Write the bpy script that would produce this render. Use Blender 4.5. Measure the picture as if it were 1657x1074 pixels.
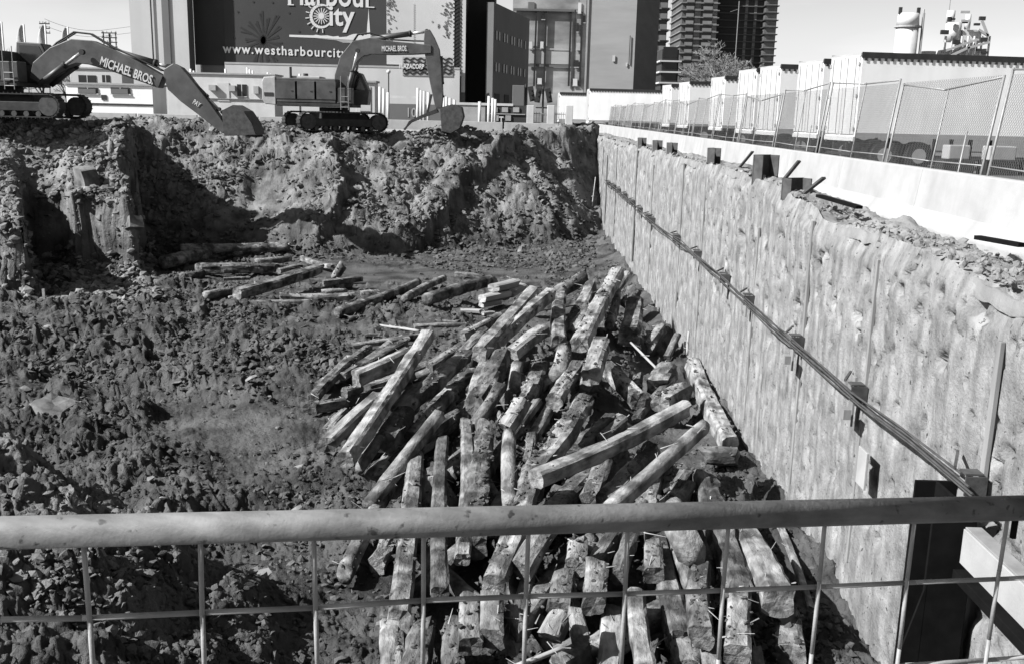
import bpy, bmesh, math, random
import numpy as np
from mathutils import Vector, Matrix

for _o in list(bpy.data.objects):
    bpy.data.objects.remove(_o, do_unlink=True)
scene = bpy.context.scene
COL = scene.collection
random.seed(7)
rng = np.random.default_rng(11)

# ------------------------------------------------------------------ camera
IW, IH, FPX = 1657.0, 1074.0, 1600.0
EYE = Vector((0.0, 0.0, 1.65))
VPX, VPY, ROLL = 850.0, 185.0, 0.026
_c = Vector(((VPX-IW/2)/FPX, -(VPY-IH/2)/FPX, -1.0)).normalized()     # world +Y in camera axes
_u = Vector((ROLL, 1.0, 0.0)); _u = (_u - _c*_u.dot(_c)).normalized()  # world +Z in camera axes
_x = _c.cross(_u)
RCAM = Matrix((_x, _c, _u))
cam_d = bpy.data.cameras.new('camera'); cam = bpy.data.objects.new('camera', cam_d); COL.objects.link(cam)
cam_d.sensor_width = 36.0; cam_d.lens = 36.0*FPX/IW
cam_d.clip_start = 0.05; cam_d.clip_end = 3000
cam.matrix_world = Matrix.Translation(EYE) @ RCAM.to_4x4()
scene.camera = cam

# ------------------------------------------------------------------ light
TOSUN = Vector((-0.72, -0.28, 0.66)).normalized()
world = bpy.data.worlds.new('World'); scene.world = world; world.use_nodes = True
_nt = world.node_tree; _bg = _nt.nodes['Background']
_sky = _nt.nodes.new('ShaderNodeTexSky'); _sky.sky_type = 'NISHITA'; _sky.sun_disc = False
_sky.sun_elevation = math.asin(TOSUN.z); _sky.sun_rotation = math.atan2(TOSUN.x, TOSUN.y)
_sky.air_density = 1.0; _sky.dust_density = 1.5; _sky.ozone_density = 1.0
_bw = _nt.nodes.new('ShaderNodeSeparateColor')      # black and white film behind a red filter
_nt.links.new(_sky.outputs[0], _bw.inputs[0]); _wt = _nt.nodes.new('ShaderNodeTexCoord'); _sx = _nt.nodes.new('ShaderNodeSeparateXYZ'); _nt.links.new(_wt.outputs['Generated'], _sx.inputs[0])
_hz = _nt.nodes.new('ShaderNodeMapRange'); _hz.interpolation_type = 'SMOOTHSTEP'      # added haze: sky lifted towards the horizon, dimmer overhead
for _k, _v in (('From Min', 0.0), ('From Max', 0.55), ('To Min', 1.72), ('To Max', 1.0)): _hz.inputs[_k].default_value = _v
_nt.links.new(_sx.outputs['Z'], _hz.inputs['Value'])
_cn = _nt.nodes.new('ShaderNodeTexNoise'); _cn.inputs['Scale'].default_value = 3.0; _cn.inputs['Detail'].default_value = 6
_cm = _nt.nodes.new('ShaderNodeMapping'); _cm.inputs['Scale'].default_value = (1, 1, 4.5); _nt.links.new(_wt.outputs['Generated'], _cm.inputs[0]); _nt.links.new(_cm.outputs[0], _cn.inputs['Vector'])
_cr = _nt.nodes.new('ShaderNodeMapRange')                                           # thin veils of cloud
for _k, _v in (('From Min', 0.45), ('From Max', 0.75), ('To Min', 1.0), ('To Max', 1.18)): _cr.inputs[_k].default_value = _v
_nt.links.new(_cn.outputs['Fac'], _cr.inputs['Value'])
_m1 = _nt.nodes.new('ShaderNodeMath'); _m1.operation = 'MULTIPLY'; _nt.links.new(_bw.outputs[0], _m1.inputs[0]); _nt.links.new(_hz.outputs[0], _m1.inputs[1])
_m2 = _nt.nodes.new('ShaderNodeMath'); _m2.operation = 'MULTIPLY'; _nt.links.new(_m1.outputs[0], _m2.inputs[0]); _nt.links.new(_cr.outputs[0], _m2.inputs[1])
_nt.links.new(_m2.outputs[0], _bg.inputs[0])
_bg.inputs[1].default_value = 0.05
sun_d = bpy.data.lights.new('sun', 'SUN'); sun_d.energy = 5.0; sun_d.angle = math.radians(0.5); sun_d.color = (1, 1, 1)
sun = bpy.data.objects.new('sun', sun_d); COL.objects.link(sun)
sun.rotation_euler = TOSUN.to_track_quat('Z', 'Y').to_euler(); sun.location = TOSUN*100
scene.view_settings.view_transform = 'Standard'; scene.view_settings.look = 'None'
scene.view_settings.gamma = 1.0; scene.view_settings.exposure = 1.35
scene.render.engine = 'CYCLES'

# ------------------------------------------------------------------ surveying helpers
def ray(px, py):
    d = Vector(((px-IW/2)/FPX, -(py-IH/2)/FPX, -1.0))
    return RCAM @ d
def at(px, py, Y):
    d = ray(px, py); return EYE + d*(Y/d.y)
def onz(px, py, z):
    d = ray(px, py); return EYE + d*((z-EYE.z)/d.z)
def onx(px, py, X):
    d = ray(px, py); return EYE + d*(X/d.x)
def hz(px): return VPY + ROLL*(px-VPX)              # horizon row
def gx(px, Y): return at(px, hz(px), Y).x
FLOOR = -5.15

# ------------------------------------------------------------------ materials
ALB = 0.55                                          # the picture is exposed for dull, damp surfaces
def mk(name, a, b=None, scale=3.0, rough=0.85, bump=0.0, bscale=None, detail=6.0, stretch=(1, 1, 1), lo=0.35, hi=0.65,
       metal=0.0, spec=0.3, vary=0.0, streak=None, spots=None, dry=None):
    m = bpy.data.materials.new(name); m.use_nodes = True
    nt = m.node_tree; N = nt.nodes; L = nt.links
    p = N['Principled BSDF']; p.inputs['Roughness'].default_value = rough; p.inputs['Metallic'].default_value = metal
    p.inputs['Specular IOR Level'].default_value = spec
    if b is None: b = a*0.8
    a *= ALB; b *= ALB
    tc = N.new('ShaderNodeTexCoord'); mp = N.new('ShaderNodeMapping'); mp.inputs['Scale'].default_value = stretch
    L.new(tc.outputs['Object'], mp.inputs['Vector'])
    nz = N.new('ShaderNodeTexNoise'); nz.inputs['Scale'].default_value = scale; nz.inputs['Detail'].default_value = detail
    nz.inputs['Roughness'].default_value = 0.6
    L.new(mp.outputs[0], nz.inputs['Vector'])
    mr = N.new('ShaderNodeMapRange'); mr.inputs['From Min'].default_value = lo; mr.inputs['From Max'].default_value = hi
    mr.inputs['To Min'].default_value = b; mr.inputs['To Max'].default_value = a
    L.new(nz.outputs['Fac'], mr.inputs['Value'])
    out = mr.outputs[0]
    def mul(x, y):
        q = N.new('ShaderNodeMath'); q.operation = 'MULTIPLY'; L.new(x, q.inputs[0]); L.new(y, q.inputs[1]); return q.outputs[0]
    if streak:                                        # (stretch, scale, min factor)
        mp2 = N.new('ShaderNodeMapping'); mp2.inputs['Scale'].default_value = streak[0]
        L.new(tc.outputs['Object'], mp2.inputs['Vector'])
        n2 = N.new('ShaderNodeTexNoise'); n2.inputs['Scale'].default_value = streak[1]; n2.inputs['Detail'].default_value = 5
        L.new(mp2.outputs[0], n2.inputs['Vector'])
        r2 = N.new('ShaderNodeMapRange'); r2.inputs['From Min'].default_value = 0.35; r2.inputs['From Max'].default_value = 0.6
        r2.inputs['To Min'].default_value = streak[2]; r2.inputs['To Max'].default_value = 1.0
        L.new(n2.outputs['Fac'], r2.inputs['Value']); out = mul(out, r2.outputs[0])
    if spots:                                         # (scale, threshold, factor)
        n3 = N.new('ShaderNodeTexNoise'); n3.inputs['Scale'].default_value = spots[0]; n3.inputs['Detail'].default_value = 7
        L.new(tc.outputs['Object'], n3.inputs['Vector'])
        r3 = N.new('ShaderNodeMapRange'); r3.inputs['From Min'].default_value = spots[1]; r3.inputs['From Max'].default_value = spots[1]+(spots[3] if len(spots) > 3 else .05)
        r3.inputs['To Min'].default_value = 1.0; r3.inputs['To Max'].default_value = spots[2]
        L.new(n3.outputs['Fac'], r3.inputs['Value']); out = mul(out, r3.outputs[0])
    if dry:                                           # (z low, z high, factor): drier upper soil, paled further to lift the ill-lit bank
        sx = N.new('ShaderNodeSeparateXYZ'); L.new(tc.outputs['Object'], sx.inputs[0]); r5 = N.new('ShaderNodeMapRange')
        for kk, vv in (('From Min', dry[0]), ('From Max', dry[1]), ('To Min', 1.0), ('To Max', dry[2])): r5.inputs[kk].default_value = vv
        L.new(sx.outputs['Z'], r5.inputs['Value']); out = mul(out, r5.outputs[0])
    if vary:
        oi = N.new('ShaderNodeObjectInfo'); r4 = N.new('ShaderNodeMapRange')
        r4.inputs['To Min'].default_value = 1-vary; r4.inputs['To Max'].default_value = 1+vary
        L.new(oi.outputs['Random'], r4.inputs['Value']); out = mul(out, r4.outputs[0])
    L.new(out, p.inputs['Base Color'])
    if bump:
        nb = N.new('ShaderNodeTexNoise'); nb.inputs['Scale'].default_value = bscale or scale*4; nb.inputs['Detail'].default_value = 8
        nb.inputs['Roughness'].default_value = 0.65
        L.new(mp.outputs[0], nb.inputs['Vector'])
        bp = N.new('ShaderNodeBump'); bp.inputs['Strength'].default_value = 1.0; bp.inputs['Distance'].default_value = bump
        L.new(nb.outputs['Fac'], bp.inputs['Height']); L.new(bp.outputs[0], p.inputs['Normal'])
    return m
M = dict(
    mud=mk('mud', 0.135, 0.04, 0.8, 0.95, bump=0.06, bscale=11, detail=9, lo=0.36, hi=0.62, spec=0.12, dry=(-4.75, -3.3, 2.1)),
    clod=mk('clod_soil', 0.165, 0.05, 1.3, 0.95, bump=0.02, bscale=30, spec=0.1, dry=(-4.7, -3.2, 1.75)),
    stone=mk('pale_stone', 0.33, 0.09, 1.6, 0.9, bump=0.01, bscale=25, spec=0.15),
    berm=mk('dry_soil', 0.34, 0.22, 1.5, 0.95, bump=0.03, bscale=14, spec=0.1),
    wall=mk('caisson_concrete', 0.47, 0.21, 3.0, 0.92, bump=0.03, bscale=26, detail=15, stretch=(1, 1, .8), spec=0.1, lo=.30, hi=.66,
            streak=((1.0, 4.5, 0.22), 1.3, 0.68), spots=(16.0, 0.65, 0.25)),
    pile=mk('soldier_pile_steel', 0.36, 0.22, 2.5, 0.8, stretch=(2, 2, .3), spec=0.2),
    rust=mk('dark_rusty_steel', 0.10, 0.045, 5, 0.75, bump=0.004, spec=0.3),
    black=mk('black_steel_and_shade', 0.010, 0.006, 6, 0.85, spec=0.06),  # black steel; also carries the shade on the H-pile
    plate=mk('weathered_plate', 0.36, 0.22, 3, 0.7, spec=0.3, stretch=(1, 1, .4)),
    conc=mk('barrier_concrete', 0.50, 0.40, 1.2, 0.85, bump=0.004, bscale=20, spec=0.2, streak=((1, 1, .25), 2.5, 0.9)),
    concg=mk('grey_concrete', 0.50, 0.40, 1.2, 0.9, bump=0.004, bscale=15),
    galv=mk('galvanised_pipe', 0.36, 0.25, 8, 0.55, metal=0.2, spec=0.5),
    rail=mk('worn_rail_paint', 0.26, 0.14, 9, 0.62, spec=0.25, bump=0.0015, bscale=70, detail=9, spots=(45, 0.63, 0.25, .06), streak=((2, 8, 8), 6.0, .7)),
    wire=mk('mesh_wire', 0.40, 0.28, 20, 0.6, spec=0.4, bump=0.001, bscale=120),
    link=mk('chain_link_wire', 0.40, 0.30, 8, 0.6, metal=0.3),
    timber=mk('old_timber', 0.46, 0.13, 3.2, 0.94, bump=0.04, bscale=10, detail=12, stretch=(.8, 1.6, 1.6), spec=0.1, vary=0.35,
              spots=(2.4, 0.42, 0.25, .18)),
    paletimber=mk('sunlit_bare_timber', 0.56, 0.20, 3.0, 0.92, bump=0.03, bscale=10, detail=12, stretch=(.6, 1.8, 1.8), spec=0.1, vary=0.12,  # bare wood, with the brightness of sunlit tops put into its colour
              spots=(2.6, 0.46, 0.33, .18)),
    mudlump=mk('timber_mud', 0.15, 0.06, 3, 0.95, bump=0.015, bscale=35, spec=0.1),
    board=mk('pale_board', 0.5, 0.3, 2, 0.85, bump=0.006, bscale=12, stretch=(.3, 3, 3), vary=0.15),
    exc=mk('excavator_paint', 0.12, 0.06, 1.5, 0.5, spec=0.4, bump=0.002),
    excl=mk('excavator_lit_paint', 0.62, 0.42, 1.5, 0.5, spec=0.4),  # paler copy of the excavator paint, sunlight put into the colour
    excd=mk('track_steel', 0.05, 0.022, 3, 0.75, spec=0.3, bump=0.004, bscale=20),
    chrome=mk('cylinder_rod', 0.75, 0.65, 4, 0.25, spec=0.6, metal=0.4),
    glass=mk('dark_glass', 0.03, 0.02, 2, 0.15, spec=0.6),
    white=mk('white_paint', 0.80, 0.70, 1.0, 0.6, spec=0.3, streak=((1, 1, .3), 1.5, 0.88)),
    whitel=mk('white_lettering', 0.82, 0.74, 5, 0.7),
    trailer=mk('trailer_side', 1.3, 1.2, .8, 0.55, spec=0.35, streak=((1, 1, .2), 1.5, 0.9)),
    trdoor=mk('trailer_door', 0.72, 0.62, 1.0, 0.55, spec=0.35, streak=((1, 1, .2), 2, 0.95)),
    trdark=mk('trailer_dark_rail', 0.05, 0.03, 2, 0.6),
    tyre=mk('tyre_rubber', 0.03, 0.02, 4, 0.9),
    asphalt=mk('asphalt', 0.17, 0.11, 0.5, 0.92, bump=0.004, bscale=40),
    ground=mk('packed_ground', 0.24, 0.16, 0.2, 0.95, bump=0.02, bscale=6),
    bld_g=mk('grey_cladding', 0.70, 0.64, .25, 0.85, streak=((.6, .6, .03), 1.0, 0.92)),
    bld_d=mk('dark_and_shaded_wall', 0.055, 0.04, .2, 0.85),
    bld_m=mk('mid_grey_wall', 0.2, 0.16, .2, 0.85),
    banner=mk('banner_dark', 0.062, 0.048, .15, 0.8),
    bandark=mk('banner_darker_print', 0.034, 0.026, .3, 0.8),
    banlite=mk('banner_pale_print', 0.75, 0.62, .12, 0.8),
    bangrey=mk('banner_grey_print', 0.45, 0.35, .4, 0.8),
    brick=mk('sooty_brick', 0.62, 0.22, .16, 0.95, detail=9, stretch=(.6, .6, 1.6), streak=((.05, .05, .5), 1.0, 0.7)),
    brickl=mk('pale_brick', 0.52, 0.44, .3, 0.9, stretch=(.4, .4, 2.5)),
    brickd=mk('dark_and_shaded_brick', 0.16, 0.12, .3, 0.9, stretch=(.4, .4, 2.5)),
    pipe=mk('iron_downpipe', 0.02, 0.012, 1, 0.7),
    slab=mk('tower_slab', 0.26, 0.2, .3, 0.8),
    tower=mk('tower_wall', 0.12, 0.08, .15, 0.8),
    towerd=mk('tower_dark_wall', 0.045, 0.03, .15, 0.7),
    towerp=mk('tower_pane', 0.22, 0.14, .4, 0.4),
    win=mk('window_dark', 0.018, 0.012, 1, 0.3, spec=0.5),
    winp=mk('window_blank', 0.75, 0.65, 1, 0.7),
    twig=mk('bare_twigs', 0.34, 0.2, 2, 0.9),
    bark=mk('bark', 0.10, 0.05, 4, 0.9),
)

# ------------------------------------------------------------------ mesh helpers
class MB:
    def __init__(s): s.v = []; s.f = []
    def add(s, v, f):
        o = len(s.v); s.v += [tuple(p) for p in v]; s.f += [tuple(i+o for i in q) for q in f]; return s
    def box(s, c, d, R=None):
        c = Vector(c); h = Vector(d)/2
        vs = []
        for i in range(8):
            p = Vector(((1 if i & 1 else -1)*h.x, (1 if i & 2 else -1)*h.y, (1 if i & 4 else -1)*h.z))
            vs.append(c + (R @ p if R else p))
        return s.add(vs, [(0, 2, 3, 1), (4, 5, 7, 6), (0, 1, 5, 4), (2, 6, 7, 3), (0, 4, 6, 2), (1, 3, 7, 5)])
    def bar(s, p, q, w, h, up=Vector((0, 0, 1))):
        p = Vector(p); q = Vector(q); d = (q-p); L = d.length; d.normalize()
        sd = d.cross(up)
        if sd.length < 1e-4: sd = d.cross(Vector((1, 0, 0)))
        sd.normalize(); u = sd.cross(d)
        R = Matrix((d, sd, u)).transposed()
        return s.box((p+q)/2, (L, w, h), R)
    def tube(s, p, q, r, n=8, r2=None, cap=True):
        p = Vector(p); q = Vector(q); d = (q-p).normalized(); r2 = r if r2 is None else r2
        a = d.cross(Vector((0, 0, 1)))
        if a.length < 1e-4: a = Vector((1, 0, 0))
        a.normalize(); b = d.cross(a)
        vs = []
        for k in range(n):
            t = 2*math.pi*k/n; o = a*math.cos(t)+b*math.sin(t)
            vs += [p+o*r, q+o*r2]
        fs = [(2*k, (2*k+2) % (2*n), (2*k+3) % (2*n), 2*k+1) for k in range(n)]
        if cap:
            fs.append(tuple(2*k for k in reversed(range(n)))); fs.append(tuple(2*k+1 for k in range(n)))
        return s.add(vs, fs)
    def path(s, pts, r, n=6):
        for a, b in zip(pts[:-1], pts[1:]): s.tube(a, b, r, n)
        return s
    def prism(s, poly, axis, lo, hi):               # poly: 2-D points; axis: 'y' -> (x,z), 'z' -> (x,y), 'x' -> (y,z)
        def P(p, t):
            return {'y': (p[0], t, p[1]), 'z': (p[0], p[1], t), 'x': (t, p[0], p[1])}[axis]
        n = len(poly)
        vs = [P(p, lo) for p in poly]+[P(p, hi) for p in poly]
        fs = [tuple(range(n)), tuple(range(2*n-1, n-1, -1))]+[(i, i+n, (i+1) % n+n, (i+1) % n) for i in range(n)]
        return s.add(vs, fs)
    def build(s, name, mat, parent=None, smooth=False, bevel=0.0):
        me = bpy.data.meshes.new(name); me.from_pydata(s.v, [], s.f); me.update()
        bm = bmesh.new(); bm.from_mesh(me); bmesh.ops.recalc_face_normals(bm, faces=bm.faces); bm.to_mesh(me); bm.free()
        o = bpy.data.objects.new(name, me); COL.objects.link(o); me.materials.append(mat)
        if smooth: me.polygons.foreach_set('use_smooth', [True]*len(me.polygons))
        if bevel:
            b = o.modifiers.new('bevel', 'BEVEL'); b.width = bevel; b.segments = 2; b.limit_method = 'ANGLE'
        if parent is not None: o.parent = parent
        return o
def npmesh(name, V, F, mat, parent=None, smooth=True):
    me = bpy.data.meshes.new(name); V = np.asarray(V, dtype=np.float32); F = np.asarray(F, dtype=np.int32)
    k = F.shape[1]
    me.vertices.add(len(V)); me.vertices.foreach_set('co', V.ravel())
    me.loops.add(F.size); me.loops.foreach_set('vertex_index', F.ravel())
    me.polygons.add(len(F)); me.polygons.foreach_set('loop_start', np.arange(0, F.size, k, dtype=np.int32))
    me.polygons.foreach_set('loop_total', np.full(len(F), k, dtype=np.int32))
    me.polygons.foreach_set('use_smooth', np.full(len(F), smooth))
    me.update(calc_edges=True); me.validate()
    me.materials.append(mat)
    o = bpy.data.objects.new(name, me); COL.objects.link(o)
    if parent is not None: o.parent = parent
    return o
def thing(name, label, cat, group=None, loc=(0, 0, 0), rz=0.0):
    o = bpy.data.objects.new(name, None); COL.objects.link(o); o.empty_display_size = 0.2
    o.location = loc; o.rotation_euler = (0, 0, rz)
    return tag(o, label, cat, group)
def tag(o, label, cat=None, group=None, kind=None):
    o['label'] = label
    if cat: o['category'] = cat
    if group: o['group'] = group
    if kind: o['kind'] = kind
    return o
def structure(o): o['kind'] = 'structure'; return o
def dup(root, label=None):
    r = root.copy(); COL.objects.link(r)
    for ch in list(root.children):
        c = ch.copy(); COL.objects.link(c); c.parent = r
        for g in list(ch.children):
            d = g.copy(); COL.objects.link(d); d.parent = c
    if label: r['label'] = label
    return r
def lettering(name, body, width, height, mat, parent, origin, xdir, ydir, bold=0.012, spacing=1.0, thick=0.01):
    """flat letters: lower left corner at origin, running along xdir, upright along ydir (parent space)"""
    cu = bpy.data.curves.new(name, 'FONT'); cu.body = body; cu.size = 1.0; cu.extrude = 0.02; cu.offset = bold
    cu.space_character = spacing; cu.resolution_u = 3
    t = bpy.data.objects.new('tmp', cu); COL.objects.link(t)
    bpy.context.view_layer.update()
    me = bpy.data.meshes.new_from_object(t.evaluated_get(bpy.context.evaluated_depsgraph_get()))
    bpy.data.objects.remove(t, do_unlink=True)
    me.name = name
    n = len(me.vertices); co = np.empty(n*3, dtype=np.float32); me.vertices.foreach_get('co', co); co = co.reshape(-1, 3)
    mn = co.min(0); mx = co.max(0)
    xd = Vector(xdir).normalized(); yd = Vector(ydir).normalized(); nd = xd.cross(yd)
    X = (co[:, 0]-mn[0])/(mx[0]-mn[0])*width
    Y = (co[:, 1]-mn[1])/(mx[1]-mn[1])*height if height > 0 else (co[:, 1])*(-height)
    Z = (co[:, 2]-mn[2])/(mx[2]-mn[2])*thick
    out = np.array(origin)[None, :]+X[:, None]*np.array(xd)+Y[:, None]*np.array(yd)+Z[:, None]*np.array(nd)
    me.vertices.foreach_set('co', out.astype(np.float32).ravel()); me.update()
    me.materials.clear(); me.materials.append(mat)
    o = bpy.data.objects.new(name, me); COL.objects.link(o)
    if parent is not None: o.parent = parent
    return o

# ------------------------------------------------------------------ noise
def _h(ix, iy, seed):
    n = (ix.astype(np.int64)*374761393 + iy.astype(np.int64)*668265263 + seed*2147483647) & 0xFFFFFFFF
    n = ((n ^ (n >> 13))*1274126177) & 0xFFFFFFFF
    n = ((n ^ (n >> 16))*2246822519) & 0xFFFFFFFF
    return ((n ^ (n >> 15)) & 0xFFFFFF)/float(0xFFFFFF)
def vn(x, y, seed=0):
    x = np.asarray(x, float); y = np.asarray(y, float)
    ix = np.floor(x); iy = np.floor(y); fx = x-ix; fy = y-iy
    fx = fx*fx*fx*(fx*(fx*6-15)+10); fy = fy*fy*fy*(fy*(fy*6-15)+10)
    a = _h(ix, iy, seed); b = _h(ix+1, iy, seed); c = _h(ix, iy+1, seed); d = _h(ix+1, iy+1, seed)
    return (a+(b-a)*fx)*(1-fy)+(c+(d-c)*fx)*fy
def fbm(x, y, seed=0, oct=5, gain=0.5, lac=2.07):
    s = 0; a = 1; t = 0
    for k in range(oct):
        s = s+a*(vn(x, y, seed+k*17)-0.5); t += a; a *= gain; x = x*lac+3.1; y = y*lac+7.7
    return s/t*2
def worley(x, y, seed=0):
    ix = np.floor(x); iy = np.floor(y); best = np.full(np.shape(x), 9.0); rnd = np.zeros(np.shape(x))
    for dx in (-1, 0, 1):
        for dy in (-1, 0, 1):
            cx = ix+dx; cy = iy+dy
            px = cx+_h(cx, cy, seed); py = cy+_h(cx, cy, seed+5)
            d = np.hypot(px-x, py-y); m = d < best
            best = np.where(m, d, best); rnd = np.where(m, _h(cx, cy, seed+9), rnd)
    return best, rnd
def sst(a, b, x):
    t = np.clip((x-a)/(b-a), 0, 1); return t*t*(3-2*t)

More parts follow.
